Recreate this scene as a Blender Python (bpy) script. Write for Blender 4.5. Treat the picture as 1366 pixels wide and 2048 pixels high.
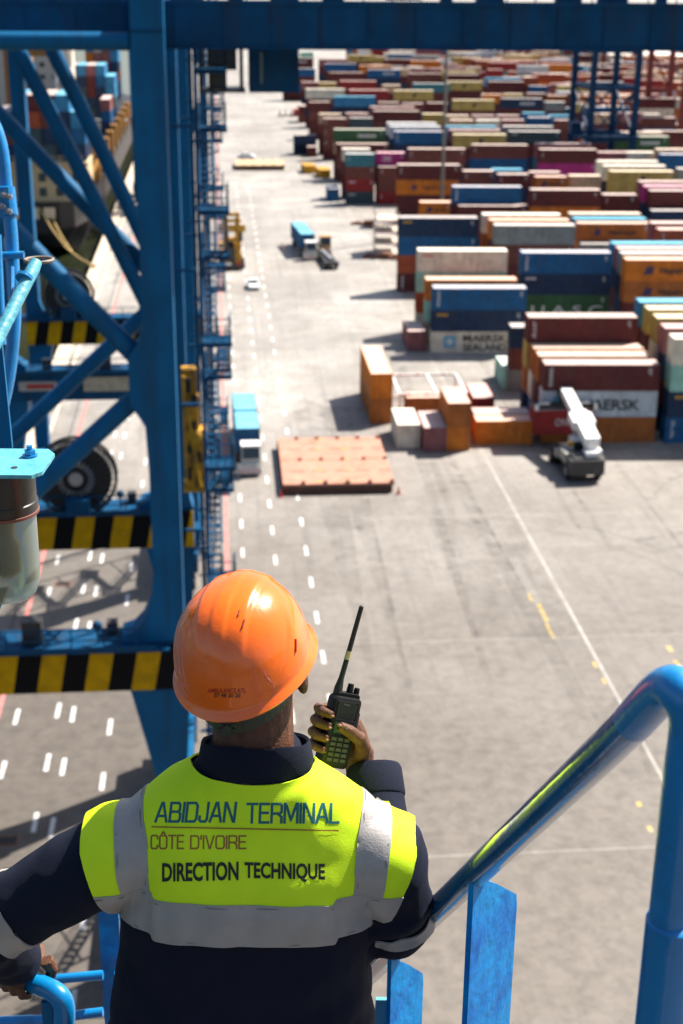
import bpy, bmesh, math, random
from math import sin, cos, tan, radians, pi, sqrt, atan2
from mathutils import Vector, Matrix, noise
from mathutils.bvhtree import BVHTree

random.seed(7)
for o in list(bpy.data.objects): bpy.data.objects.remove(o)
SC = bpy.context.scene
COL = SC.collection

# ---------------------------------------------------------------- camera, sky, sun, exposure
F, PITCH, YAW, ROLL, CAMH = 2844.0, radians(21.06), radians(5.02), 0.009, 47.5   # focal length in photo pixels
FW = Vector((sin(YAW)*cos(PITCH), cos(YAW)*cos(PITCH), -sin(PITCH)))
R0 = Vector((cos(YAW), -sin(YAW), 0)); U0 = R0.cross(FW)
RT = R0*cos(ROLL) + U0*sin(ROLL); UP = U0*cos(ROLL) - R0*sin(ROLL)
CP = Vector((0, 0, CAMH))
cam_d = bpy.data.cameras.new('camera'); cam = bpy.data.objects.new('camera', cam_d); COL.objects.link(cam)
cam_d.sensor_fit = 'VERTICAL'; cam_d.sensor_height = 36; cam_d.lens = F/2048*36
cam_d.clip_start = 0.05; cam_d.clip_end = 6000
m3 = Matrix((RT, UP, -FW)).transposed()
cam.matrix_world = Matrix.Translation(CP) @ m3.to_4x4()
cam_d.dof.use_dof = True; cam_d.dof.focus_distance = 2.45; cam_d.dof.aperture_fstop = 6.3
SC.camera = cam
SUN_AZ = Vector((0.82, 0.57, 0)).normalized(); SUN_EL = radians(50)
W = bpy.data.worlds.new('World'); SC.world = W; W.use_nodes = True
nt = W.node_tree; bg = nt.nodes['Background']; sky = nt.nodes.new('ShaderNodeTexSky')
sky.sky_type = 'NISHITA'; sky.sun_disc = False; sky.sun_elevation = SUN_EL
sky.sun_rotation = atan2(SUN_AZ.x, SUN_AZ.y); sky.air_density = 1.0; sky.dust_density = 2.0
nt.links.new(sky.outputs[0], bg.inputs[0]); bg.inputs[1].default_value = 0.065
sl = bpy.data.lights.new('sun', 'SUN'); sl.energy = 5.0; sl.angle = radians(0.5); sl.color = (1.0, 0.945, 0.865)
so = bpy.data.objects.new('sun', sl); COL.objects.link(so); so.location = (60, 40, 120)
sd = Vector((SUN_AZ.x*cos(SUN_EL), SUN_AZ.y*cos(SUN_EL), sin(SUN_EL)))
so.rotation_euler = sd.to_track_quat('Z', 'Y').to_euler()
SC.view_settings.view_transform = 'Standard'; SC.view_settings.look = 'None'
SC.view_settings.exposure = 1.25; SC.view_settings.gamma = 1
SC.cycles.max_bounces = 6; SC.cycles.caustics_reflective = False; SC.cycles.caustics_refractive = False
SC.cycles.use_denoising = True
SC.cycles.sample_clamp_indirect = 6

# ---------------------------------------------------------------- photo measurements -> world points
def ray(x, y): return FW + RT*((x-683)/F) - UP*((y-1024)/F)
def atz(x, y, z): d = ray(x, y); return CP + d*((z-CAMH)/d.z)
def aty(x, y, Y): d = ray(x, y); return CP + d*(Y/d.y)
def atd(x, y, dist): return CP + ray(x, y)*dist
def proj(p):
    d = p-CP; z = d.dot(FW); return 683+F*d.dot(RT)/z, 1024-F*d.dot(UP)/z, z

# ---------------------------------------------------------------- mesh helpers
class MB:
    def __init__(s): s.v = []; s.f = []; s.m = []
    def add(s, vs, fs, mi=0):
        b = len(s.v); s.v += [Vector(v) for v in vs]
        for f in fs: s.f.append([b+i for i in f]); s.m.append(mi)
        return s
    def box(s, c, d, rz=0, mi=0, M=None):
        hx, hy, hz = d[0]/2, d[1]/2, d[2]/2; vs = []
        for x, y, z in ((-1,-1,-1),(1,-1,-1),(1,1,-1),(-1,1,-1),(-1,-1,1),(1,-1,1),(1,1,1),(-1,1,1)):
            p = Vector((x*hx, y*hy, z*hz))
            if M: p = M @ p
            if rz: p = Matrix.Rotation(rz, 3, 'Z') @ p
            vs.append(p+Vector(c))
        return s.add(vs, [(0,3,2,1),(4,5,6,7),(0,1,5,4),(1,2,6,5),(2,3,7,6),(3,0,4,7)], mi)
    def bar(s, a, b, w, h, mi=0, up=Vector((0,0,1))):       # rectangular bar from a to b
        a, b = Vector(a), Vector(b); d = (b-a); L = d.length; d.normalize()
        x = d.cross(up)
        if x.length < 1e-4: x = Vector((1,0,0))
        x.normalize(); z = x.cross(d)
        M = Matrix((x, d, z)).transposed()
        return s.box((a+b)/2, (w, L, h), 0, mi, M)
    def path(s, pts, r, n=10, mi=0, cap=True):
        pts = [Vector(p) for p in pts]; k = len(pts)
        rs = r if isinstance(r, (list, tuple)) else [r]*k
        t0 = (pts[1]-pts[0]).normalized()
        x = t0.orthogonal().normalized(); vs = []; fs = []
        for i, p in enumerate(pts):
            t = ((pts[min(i+1,k-1)]-p).normalized() + (p-pts[max(i-1,0)]).normalized())
            if t.length < 1e-6: t = t0
            t.normalize(); x = (x - t*x.dot(t)).normalized(); y = t.cross(x)
            for j in range(n):
                a = 2*pi*j/n; vs.append(p + (x*cos(a)+y*sin(a))*rs[i])
        for i in range(k-1):
            for j in range(n):
                fs.append((i*n+j, i*n+(j+1)%n, (i+1)*n+(j+1)%n, (i+1)*n+j))
        if cap: fs.append(tuple(range(n-1,-1,-1))); fs.append(tuple((k-1)*n+j for j in range(n)))
        return s.add(vs, fs, mi)
    def tube(s, a, b, r, r2=None, n=10, mi=0): return s.path([a, b], [r, r if r2 is None else r2], n, mi)
    def prism(s, poly, off, mi=0):                          # poly: 3D outline, extruded by vector off
        n = len(poly); off = Vector(off)
        vs = [Vector(p) for p in poly] + [Vector(p)+off for p in poly]
        fs = [tuple(range(n)), tuple(range(2*n-1, n-1, -1))]
        fs += [(i, i+n, (i+1)%n+n, (i+1)%n) for i in range(n)]
        return s.add(vs, fs, mi)
    def ell(s, c, r, nu=14, nv=9, M=None, mi=0):
        vs = []; fs = []; c = Vector(c)
        for i in range(nv+1):
            ph = pi*i/nv
            for j in range(nu):
                a = 2*pi*j/nu; p = Vector((r[0]*sin(ph)*cos(a), r[1]*sin(ph)*sin(a), -r[2]*cos(ph)))
                vs.append(c + (M @ p if M else p))
        for i in range(nv):
            for j in range(nu): fs.append((i*nu+j, i*nu+(j+1)%nu, (i+1)*nu+(j+1)%nu, (i+1)*nu+j))
        return s.add(vs, fs, mi)
    def loft(s, rings, mi=0, cap=True):
        n = len(rings[0]); vs = [p for r in rings for p in r]; fs = []
        for i in range(len(rings)-1):
            for j in range(n): fs.append((i*n+j, i*n+(j+1)%n, (i+1)*n+(j+1)%n, (i+1)*n+j))
        if cap: fs.append(tuple(range(n-1,-1,-1))); fs.append(tuple((len(rings)-1)*n+j for j in range(n)))
        return s.add(vs, fs, mi)
    def mesh(s, name, mats, org=None, fix=True, smooth=False):
        me = bpy.data.meshes.new(name)
        o = Vector(org) if org is not None else Vector((0,0,0))
        me.from_pydata([v-o for v in s.v], [], s.f)
        for m in (mats if isinstance(mats, (list, tuple)) else [mats]): me.materials.append(m)
        me.polygons.foreach_set('material_index', s.m)
        if fix:
            bm = bmesh.new(); bm.from_mesh(me); bmesh.ops.recalc_face_normals(bm, faces=bm.faces); bm.to_mesh(me); bm.free()
        if smooth:
            me.polygons.foreach_set('use_smooth', [True]*len(me.polygons))
            try: me.set_sharp_from_angle(angle=radians(40))
            except Exception: pass
        me.update()
        return me
    def build(s, name, mats, parent=None, org=None, smooth=False, fix=True):
        return link(name, s.mesh(name, mats, org, fix, smooth), parent)
def link(name, me, parent=None):
    o = bpy.data.objects.new(name, me); COL.objects.link(o)
    if parent is not None: o.parent = parent
    return o
def tag(o, label=None, cat=None, group=None, kind=None):
    if label: o['label'] = label
    if cat: o['category'] = cat
    if group: o['group'] = group
    if kind: o['kind'] = kind
    return o
def thing(name, label, cat, loc=(0,0,0), rz=0, group=None):
    o = bpy.data.objects.new(name, None); COL.objects.link(o); o.location = loc; o.rotation_euler = (0,0,rz)
    o.empty_display_size = 0.2
    return tag(o, label, cat, group)
def copy_tree(o, parent=None):
    c = o.copy(); COL.objects.link(c)
    if parent is not None: c.parent = parent
    for ch in list(o.children): copy_tree(ch, c)
    return c
def evaluated(mb, mods, name='tmp'):
    """plain mesh after modifiers"""
    me = mb.mesh(name, [], fix=True) if isinstance(mb, MB) else mb
    o = bpy.data.objects.new(name, me); COL.objects.link(o)
    for typ, kw in mods:
        md = o.modifiers.new(typ, typ)
        for k, v in kw.items(): setattr(md, k, v)
    dg = bpy.context.evaluated_depsgraph_get(); dg.update()
    r = bpy.data.meshes.new_from_object(o.evaluated_get(dg), depsgraph=dg)
    bpy.data.objects.remove(o)
    return r
def text_geo(body, size=1.0, offset=0.0, shear=0.0, spacing=1.0):
    c = bpy.data.curves.new('t', 'FONT'); c.body = body; c.size = size; c.offset = offset; c.shear = shear
    c.space_character = spacing; c.resolution_u = 3; c.fill_mode = 'FRONT'
    o = bpy.data.objects.new('t', c); COL.objects.link(o)
    dg = bpy.context.evaluated_depsgraph_get(); dg.update()
    me = bpy.data.meshes.new_from_object(o.evaluated_get(dg), depsgraph=dg)
    vs = [v.co.copy() for v in me.vertices]; fs = [list(p.vertices) for p in me.polygons]
    bpy.data.objects.remove(o); bpy.data.curves.remove(c)
    return vs, fs
def text_fit(body, w, h, **kw):
    vs, fs = text_geo(body, **kw)
    x0 = min(v.x for v in vs); x1 = max(v.x for v in vs); y0 = min(v.y for v in vs); y1 = max(v.y for v in vs)
    return [Vector(((v.x-x0)/(x1-x0)*w, (v.y-y0)/(y1-y0)*h, 0)) for v in vs], fs

# ---------------------------------------------------------------- materials
def mat(name, col, rough=0.6, metal=0.0, var=0.15, scale=6.0, bump=0.0, bscale=30.0, dirt=None, dscale=2.0, damt=0.5, spec=0.5, coat=0.0, space='Object', streak=None):
    m = bpy.data.materials.new(name); m.use_nodes = True; n = m.node_tree.nodes; l = m.node_tree.links
    b = n['Principled BSDF']; b.inputs['Roughness'].default_value = rough; b.inputs['Metallic'].default_value = metal
    b.inputs['Specular IOR Level'].default_value = spec; b.inputs['Coat Weight'].default_value = coat
    tc = n.new('ShaderNodeTexCoord'); out = None
    nz = n.new('ShaderNodeTexNoise'); nz.inputs['Scale'].default_value = scale; nz.inputs['Detail'].default_value = 6
    l.new(tc.outputs[space], nz.inputs['Vector'])
    mp = n.new('ShaderNodeMapRange'); mp.inputs['From Min'].default_value = 0.3; mp.inputs['From Max'].default_value = 0.7
    mp.inputs['To Min'].default_value = 1-var; mp.inputs['To Max'].default_value = 1+var; l.new(nz.outputs['Fac'], mp.inputs['Value'])
    mx = n.new('ShaderNodeVectorMath'); mx.operation = 'SCALE'; mx.inputs[0].default_value = col[:3]; l.new(mp.outputs['Result'], mx.inputs['Scale'])
    out = mx.outputs[0]
    if dirt:
        n2 = n.new('ShaderNodeTexNoise'); n2.inputs['Scale'].default_value = dscale; n2.inputs['Detail'].default_value = 8; n2.inputs['Roughness'].default_value = 0.65
        if streak:
            mpn = n.new('ShaderNodeMapping'); mpn.inputs['Scale'].default_value = streak; l.new(tc.outputs[space], mpn.inputs['Vector']); l.new(mpn.outputs[0], n2.inputs['Vector'])
        else: l.new(tc.outputs[space], n2.inputs['Vector'])
        r = n.new('ShaderNodeMapRange'); r.inputs['From Min'].default_value = 0.48; r.inputs['From Max'].default_value = 0.68; r.inputs['To Max'].default_value = damt
        l.new(n2.outputs['Fac'], r.inputs['Value'])
        mm = n.new('ShaderNodeMix'); mm.data_type = 'RGBA'; l.new(r.outputs['Result'], mm.inputs['Factor']); l.new(out, mm.inputs['A']); mm.inputs['B'].default_value = (*dirt, 1)
        out = mm.outputs['Result']
    l.new(out, b.inputs['Base Color'])
    if bump:
        n3 = n.new('ShaderNodeTexNoise'); n3.inputs['Scale'].default_value = bscale; n3.inputs['Detail'].default_value = 5; l.new(tc.outputs[space], n3.inputs['Vector'])
        bp = n.new('ShaderNodeBump'); bp.inputs['Strength'].default_value = bump; bp.inputs['Distance'].default_value = 0.01
        l.new(n3.outputs['Fac'], bp.inputs['Height']); l.new(bp.outputs['Normal'], b.inputs['Normal'])
    return m

BLUE = (0.003, 0.105, 0.245)
M_BLUE = mat('crane_blue_paint', BLUE, 0.5, spec=0.15, var=0.12, scale=0.6, dirt=(0.016,0.045,0.075), dscale=1.1, damt=0.55, streak=(1,1,.10))
M_BLUE2 = mat('crane_blue_weathered', (0.003,0.060,0.145), 0.55, spec=0.12, var=0.25, scale=0.8, dirt=(0.03,0.032,0.035), dscale=1.2, damt=0.55, streak=(1,1,.15))
M_GLOSS = mat('hand_polished_shaded_blue', (0.004,0.13,0.32), 0.17, var=0.2, scale=9, bump=0.10, bscale=45, spec=0.9, coat=0.8)  # same paint as the post: hand-worn gloss, darker blue stands in for shade
M_RAIL = mat('rail_blue_paint', (0.002,0.19,0.47), 0.30, var=0.12, scale=9, bump=0.12, bscale=60, dirt=(0.006,0.10,0.26), dscale=14, damt=0.7, coat=0.3)
M_PLATE = mat('stanchion_blue_paint', (0.002,0.25,0.62), 0.45, var=0.10, scale=8, bump=0.4, bscale=26, dirt=(0.002,0.11,0.46), dscale=7, damt=0.9, spec=.15)
M_YEL = mat('machine_yellow', (0.55,0.28,0.006), 0.5, var=0.2, scale=2, dirt=(0.04,0.03,0.02), dscale=1.2, damt=0.8)
M_BLACK = mat('black_rubber', (0.012,0.012,0.012), 0.7)
M_DARK = mat('dark_steel', (0.03,0.03,0.032), 0.5, dirt=(0.1,0.07,0.05), damt=0.4)
M_WHITE = mat('white_paint', (0.80,0.79,0.76), 0.45, var=0.08, dirt=(0.4,0.36,0.3), damt=0.3)
M_GLASS = mat('dark_glass', (0.01,0.02,0.022), 0.08, spec=0.8)
M_STEEL = mat('galvanised_steel', (0.35,0.36,0.37), 0.45, 0.6)
M_RED = mat('red_paint', (0.40,0.02,0.02), 0.5)
M_RUST = mat('rusty_steel', (0.22,0.09,0.05), 0.8, var=0.3, scale=3)
M_CREAM = mat('cream_paint', (0.55,0.42,0.24), 0.6, dirt=(0.3,0.18,0.08), damt=0.4)

def stripes_mat():
    m = mat('hazard_stripes', (0.60,0.33,0.004), 0.6, spec=0.1, var=0.12, scale=1.5, dirt=(0.30,0.17,0.01), dscale=1.2, damt=0.5)
    n = m.node_tree.nodes; l = m.node_tree.links; b = n['Principled BSDF']
    src = b.inputs['Base Color'].links[0].from_socket
    tc = n.new('ShaderNodeTexCoord'); sp = n.new('ShaderNodeSeparateXYZ'); l.new(tc.outputs['Object'], sp.inputs[0])
    a = n.new('ShaderNodeMath'); a.operation = 'MULTIPLY_ADD'; a.inputs[1].default_value = -0.19; l.new(sp.outputs['Z'], a.inputs[0]); l.new(sp.outputs['X'], a.inputs[2])
    d = n.new('ShaderNodeMath'); d.operation = 'DIVIDE'; d.inputs[1].default_value = 2.18; l.new(a.outputs[0], d.inputs[0])
    o = n.new('ShaderNodeMath'); o.operation = 'ADD'; o.inputs[1].default_value = 20.10; l.new(d.outputs[0], o.inputs[0])
    f = n.new('ShaderNodeMath'); f.operation = 'FRACT'; l.new(o.outputs[0], f.inputs[0])
    g = n.new('ShaderNodeMath'); g.operation = 'GREATER_THAN'; g.inputs[1].default_value = 0.5; l.new(f.outputs[0], g.inputs[0])
    mx = n.new('ShaderNodeMix'); mx.data_type = 'RGBA'; l.new(g.outputs[0], mx.inputs['Factor']); l.new(src, mx.inputs['A']); mx.inputs['B'].default_value = (0.006,0.006,0.007,1)
    l.new(mx.outputs['Result'], b.inputs['Base Color'])
    return m
M_STRIPE = stripes_mat()

def concrete_mat():
    m = bpy.data.materials.new('quay_concrete'); m.use_nodes = True; n = m.node_tree.nodes; l = m.node_tree.links
    b = n['Principled BSDF']; b.inputs['Roughness'].default_value = 0.62; b.inputs['Specular IOR Level'].default_value = 0.5
    tc = n.new('ShaderNodeTexCoord')
    def nz(scale, det, rough=0.55, dist=0.0):
        t = n.new('ShaderNodeTexNoise'); t.inputs['Scale'].default_value = scale; t.inputs['Detail'].default_value = det
        t.inputs['Roughness'].default_value = rough; t.inputs['Distortion'].default_value = dist; l.new(tc.outputs['Object'], t.inputs['Vector']); return t.outputs['Fac']
    def rng(s, a, bb, c, d):
        r = n.new('ShaderNodeMapRange'); r.inputs['From Min'].default_value = a; r.inputs['From Max'].default_value = bb
        r.inputs['To Min'].default_value = c; r.inputs['To Max'].default_value = d; l.new(s, r.inputs['Value']); return r.outputs['Result']
    def mix(f, A, B):
        x = n.new('ShaderNodeMix'); x.data_type = 'RGBA'; l.new(f, x.inputs['Factor'])
        for k, s in (('A', A), ('B', B)):
            if isinstance(s, tuple): x.inputs[k].default_value = (*s, 1)
            else: l.new(s, x.inputs[k])
        return x.outputs['Result']
    base = mix(rng(nz(0.035, 5), 0.35, 0.68, 0, 1), (0.372,0.342,0.308), (0.240,0.217,0.190))
    base = mix(rng(nz(0.22, 9, 0.65, 0.6), 0.45, 0.70, 0, 0.8), base, (0.19,0.165,0.14))
    base = mix(rng(nz(1.6, 8, 0.7), 0.50, 0.68, 0, 0.65), base, (0.155,0.137,0.118))
    base = mix(rng(nz(5.5, 6, 0.6), 0.56, 0.68, 0, 0.45), base, (0.46,0.43,0.39))
    base = mix(rng(nz(0.55, 4, 0.5), 0.66, 0.75, 0, 0.7), base, (0.09,0.08,0.07))
    # slab fields of slightly different age, and tyre tracks along the lanes
    bk = n.new('ShaderNodeTexBrick'); bk.inputs['Scale'].default_value = 1.0; bk.inputs['Brick Width'].default_value = 11.3; bk.inputs['Row Height'].default_value = 8.7
    bk.inputs['Mortar Size'].default_value = 0.045; bk.inputs['Color1'].default_value = (1.06,1.06,1.06,1); bk.inputs['Color2'].default_value = (0.86,0.855,0.85,1); bk.inputs['Mortar'].default_value = (0.74,0.73,0.72,1); l.new(tc.outputs['Object'], bk.inputs['Vector'])
    ml = n.new('ShaderNodeMix'); ml.data_type = 'RGBA'; ml.blend_type = 'MULTIPLY'; ml.inputs['Factor'].default_value = 1; l.new(base, ml.inputs['A']); l.new(bk.outputs['Color'], ml.inputs['B']); base = ml.outputs['Result']
    mpn = n.new('ShaderNodeMapping'); mpn.inputs['Scale'].default_value = (0.75, 0.016, 1); mpn.inputs['Rotation'].default_value = (0,0,0.03); l.new(tc.outputs['Object'], mpn.inputs['Vector'])
    tk = n.new('ShaderNodeTexNoise'); tk.inputs['Scale'].default_value = 1.6; tk.inputs['Detail'].default_value = 6; tk.inputs['Roughness'].default_value = 0.7; l.new(mpn.outputs[0], tk.inputs['Vector'])
    base = mix(rng(tk.outputs['Fac'], 0.53, 0.72, 0, 0.62), base, (0.135,0.125,0.115))
    # near part of the quay: darker paving, with the light's falloff painted in
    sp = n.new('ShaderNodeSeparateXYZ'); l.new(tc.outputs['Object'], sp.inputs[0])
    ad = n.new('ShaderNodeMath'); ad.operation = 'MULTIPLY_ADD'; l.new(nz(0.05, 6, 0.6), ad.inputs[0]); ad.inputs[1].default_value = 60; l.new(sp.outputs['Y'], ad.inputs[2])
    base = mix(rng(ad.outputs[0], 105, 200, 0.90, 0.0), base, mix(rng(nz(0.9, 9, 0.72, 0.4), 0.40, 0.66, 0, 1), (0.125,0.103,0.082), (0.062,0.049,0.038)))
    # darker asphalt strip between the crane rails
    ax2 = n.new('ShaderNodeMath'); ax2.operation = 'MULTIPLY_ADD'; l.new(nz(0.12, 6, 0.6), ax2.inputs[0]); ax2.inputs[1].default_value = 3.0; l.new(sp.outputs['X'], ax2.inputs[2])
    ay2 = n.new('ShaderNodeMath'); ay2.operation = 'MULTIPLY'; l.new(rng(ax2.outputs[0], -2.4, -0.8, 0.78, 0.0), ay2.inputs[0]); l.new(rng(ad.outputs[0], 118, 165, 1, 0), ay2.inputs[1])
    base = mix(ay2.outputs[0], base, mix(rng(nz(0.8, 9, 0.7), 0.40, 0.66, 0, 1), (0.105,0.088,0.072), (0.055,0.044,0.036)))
    l.new(base, b.inputs['Base Color'])
    bp = n.new('ShaderNodeBump'); bp.inputs['Strength'].default_value = 0.25; bp.inputs['Distance'].default_value = 0.02
    l.new(nz(9, 6, 0.7), bp.inputs['Height']); l.new(bp.outputs['Normal'], b.inputs['Normal'])
    return m
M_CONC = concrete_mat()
M_MARK = mat('worn_white_marking', (0.62,0.61,0.59), 0.7, var=0.12, scale=3, dirt=(.3,.28,.26), dscale=1.5, damt=.8)
M_MARKR = mat('worn_red_marking', (0.55,0.16,0.14), 0.7, var=0.3, scale=2, dirt=(0.3,0.25,0.22), dscale=0.8, damt=0.6)
M_MARKY = mat('worn_yellow_marking', (0.44,0.31,0.07), 0.7, var=0.3, scale=2, dirt=(0.22,0.20,0.18), dscale=2.2, damt=1.0)
M_JOINT = mat('pale_joint_sealer', (0.33,0.305,0.275), 0.8, var=0.25, scale=0.8, dirt=(0.22,0.195,0.17), dscale=0.35, damt=1.0)
M_COPE = mat('quay_coping_stone', (0.55,0.46,0.34), 0.85, var=0.15, scale=1.0, dirt=(0.3,0.24,0.18), dscale=0.6, damt=0.5)

# ---------------------------------------------------------------- ground, water, markings
QX = -21.3
def sheet(name, x0, x1, y0, y1, z, m):
    b = MB(); b.add([(x0,y0,z),(x1,y0,z),(x1,y1,z),(x0,y1,z)], [(0,1,2,3)]); return b
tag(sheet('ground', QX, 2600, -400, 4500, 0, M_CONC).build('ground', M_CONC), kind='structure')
M_WATER = mat('harbour_water', (0.018,0.022,0.010), 0.12, var=0.3, scale=0.1, bump=0.5, bscale=0.6, spec=0.6)
tag(sheet('water', -2600, QX, -400, 4500, -3.2, M_WATER).build('water', M_WATER), kind='structure')
b = MB(); b.box((QX+0.9, 2050, -4.8+0.30), (1.8-0.01, 4900, 9.7)); b.box((QX+2.6, 2050, 0.02), (0.35, 4900, 0.1))
tag(b.build('quay_edge', M_COPE), kind='structure')
b = MB()
def dash(X, Y, L=2.1, w=0.28, z=0.004, mb=b): mb.add([(X-w/2,Y-L/2,z),(X+w/2,Y-L/2,z),(X+w/2,Y+L/2,z),(X-w/2,Y+L/2,z)], [(0,1,2,3)])
for X, ph, k0, k1 in ((-14.3,113.1,-10,6),(-11.6,113.8,-10,9),(-10.55,113.2,-10,9),(-7.95,111.3,-10,9),(1.45,113.7,-6,34),(4.2,111.9,-6,34),(6.95,107.0,-7,34)):
    for k in range(k0, k1): dash(X, ph+6.78*k)
tag(b.build('lane_dashes', M_MARK), kind='structure')
b = MB()
for X in (0.1, -15.6): b.add([(X-0.16,20,.005),(X+0.16,20,.005),(X+0.16,700,.005),(X-0.16,700,.005)], [(0,1,2,3)])
tag(b.build('red_lane_lines', M_MARKR), kind='structure')
b = MB()
for X, w in ((27.0,0.26),(52.5,0.1)):
    b.add([(X-w/2,30,.004),(X+w/2-.02,30,.004),(X+w/2-.02,600,.004),(X-w/2,600,.004)], [(0,1,2,3)])
for Y, w in ((68,.08),(95.5,.07),(121,.07),(147,.08)):
    b.add([(8,Y-w/2,.006),(90,Y-w/2,.006),(90,Y+w/2,.006),(8,Y+w/2,.006)], [(0,1,2,3)])
tag(b.build('pavement_joints', M_JOINT), kind='structure')
b = MB()
for x, y, L, w in ((1085,1225,3.2,.35),(1100,1262,2.6,.3),(1190,1330,.9,.2),(1208,1362,.8,.22),(1340,1298,1.0,.4),(1355,1328,1.2,.35),(1330,1590,.5,.25),(1278,1608,.5,.3),(1300,1658,.6,.3),(1325,1706,.5,.25),(1060,1195,1.5,.22)):
    p = atz(x, y, 0); dash(p.x, p.y, L, w, 0.005, b)
def alpha_mat(name, col, amt, scale):
    m = mat(name, col, .8, var=.2, scale=2); n = m.node_tree.nodes; l = m.node_tree.links; tc = n.new('ShaderNodeTexCoord'); t = n.new('ShaderNodeTexNoise'); t.inputs['Scale'].default_value = scale; t.inputs['Detail'].default_value = 7; t.inputs['Roughness'].default_value = .7
    r = n.new('ShaderNodeMapRange'); r.inputs['From Min'].default_value = .40; r.inputs['From Max'].default_value = .66; r.inputs['To Max'].default_value = amt; l.new(tc.outputs['Object'], t.inputs['Vector']); l.new(t.outputs['Fac'], r.inputs['Value']); l.new(r.outputs['Result'], n['Principled BSDF'].inputs['Alpha']); return m
rk = random.Random(5); tb = MB()
for k in range(22):                             # worn tyre tracks of turning machines
    cx_, cy_, R_ = rk.uniform(14,60), rk.uniform(75,150), rk.uniform(9,32); a0 = rk.uniform(0,6.28); da = rk.uniform(.6,1.5)
    for off in (0, 2.6):
        vs = []; n_ = 24
        for q in range(n_+1):
            a_ = a0+da*q/n_
            for rr_ in (R_+off-.24, R_+off+.24): vs.append((cx_+rr_*cos(a_), cy_+rr_*sin(a_), .008+k*.0004+off*.0001))
        if all(v[0] > 9 and v[0] < 95 for v in vs): tb.add(vs, [(2*q,2*q+1,2*q+3,2*q+2) for q in range(n_)])
for k in range(9):
    x_ = rk.uniform(9,40); y0_ = rk.uniform(60,120); tb.add([(x_,y0_,.007),(x_+.5,y0_,.007),(x_+.5+rk.uniform(-3,3),y0_+70,.007),(x_+rk.uniform(-3,3),y0_+70,.007)],[(0,1,2,3)])
tag(tb.build('tyre_marks', alpha_mat('tyre_mark_rubber',(.07,.064,.058),.20,.55)), kind='structure')
pb = MB()
for (xa,ya,xb,yb) in ((18.6,95.6,26.6,120.8),(31,60,44,74),(40,100,52,112)): pb.add([(xa,ya,.0062),(xb,ya,.0062),(xb,yb,.0062),(xa,yb,.0062)],[(0,1,2,3)])
tag(pb.build('pavement_patch', alpha_mat('older_concrete_patch',(.15,.132,.114),.32,.35)), kind='structure')
tag(b.build('yellow_paint_marks', M_MARKY), kind='structure')
b = MB()
for X in (-2.65, -16.5):
    for s in (-1, 1): b.box((X+s*0.09, 400, 0.012), (0.06, 1400, 0.02))
tag(b.build('crane_rail_track', M_DARK), kind='structure')
for x, y in ((126,1168),(14,1682)):
    p = atz(x, y, 0); b = MB(); b.box((0,0,0.016), (1.35,1.0,0.03), 0, 0); b.box((0,0,0.034),(1.15,.8,.01),0,1)
    o = b.build('drain_cover', [M_RUST, M_BLACK]); o.location = p
    tag(o, 'rectangular dark drain cover beside the ' + ('red line under the first striped crane beam' if y < 1400 else 'white dashes by the worker\'s left shoulder'), 'drain cover', 'drain covers in the quay lane')

# ---------------------------------------------------------------- ship-to-shore cranes
def rail_part(mb, pts, h=1.1, gap=1.8, r=0.035, mid=True):
    """handrail along a polyline of floor points"""
    for a, c in zip(pts, pts[1:]):
        a, c = Vector(a), Vector(c); L = (c-a).length; n = max(1, int(L/gap))
        for k in range(n+1):
            p = a.lerp(c, k/n); mb.tube(p, p+Vector((0,0,h)), r, n=5)
        for hh in ((h, h*0.5) if mid else (h,)):
            mb.tube(a+Vector((0,0,hh)), c+Vector((0,0,hh)), r, n=5)

def reel_geo(c, R, root, org):
    c = Vector(c); b = MB(); n = 40
    for y in (-0.32, 0.32):
        vs = []
        for k in range(n):
            a = 2*pi*k/n; vs += [c+Vector((R*cos(a), y, R*sin(a))), c+Vector((R*0.93*cos(a), y, R*0.93*sin(a)))]
        vs2 = [v+Vector((0,0.05,0)) for v in vs]; b.add(vs+vs2, [f for k in range(n) for f in ((2*k,2*k+1,(2*k+3)%(2*n),(2*k+2)%(2*n)),(2*n+2*k,2*n+(2*k+2)%(2*n),2*n+(2*k+3)%(2*n),2*n+2*k+1),(2*k,(2*k+2)%(2*n),2*n+(2*k+2)%(2*n),2*n+2*k),(2*k+1,2*n+2*k+1,2*n+(2*k+3)%(2*n),(2*k+3)%(2*n)))])
    for k in range(36):
        a = 2*pi*k/36
        for y in (-0.30, 0.34): b.tube(c+Vector((R*0.34*cos(a), y, R*0.34*sin(a))), c+Vector((R*0.95*cos(a), y, R*0.95*sin(a))), 0.035, n=4)
    reel = b.build('cable_reel', M_DARK, root, org)
    b = MB(); b.path([c+Vector((0,-0.24,0)), c+Vector((0,0.24,0))], R*0.86, 36); b.build('wound_cable', M_BLACK, reel)
    b = MB()
    for k in range(24):
        a = 2*pi*k/24; b.tube(c+Vector((R*0.31*cos(a), -0.42, R*0.31*sin(a))), c+Vector((R*0.45*cos(a), -0.42, R*0.45*sin(a))), 0.05, n=5)
    b.path([c+Vector((0,-0.5,0)), c+Vector((0,0.5,0))], R*0.17, 16); b.build('hub', M_STEEL, reel)
    # children were built in crane coordinates too
    for ch in reel.children: ch.data.transform(Matrix.Translation(-Vector(org)))
    b = MB(); b.box(c+Vector((-0.9,0.9,-R*0.5)), (0.3,0.5,R+0.4)); b.box(c+Vector((0.9,0.9,-R*0.5)), (0.3,0.5,R+0.4)); b.box(c+Vector((0,1.0,0)), (2.2,0.6,0.5)); b.box(c+Vector((0.1,-0.9,-R*0.62)),(1.3,0.8,0.9))
    b.build('reel_stand', M_BLUE2, root, org)

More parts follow.
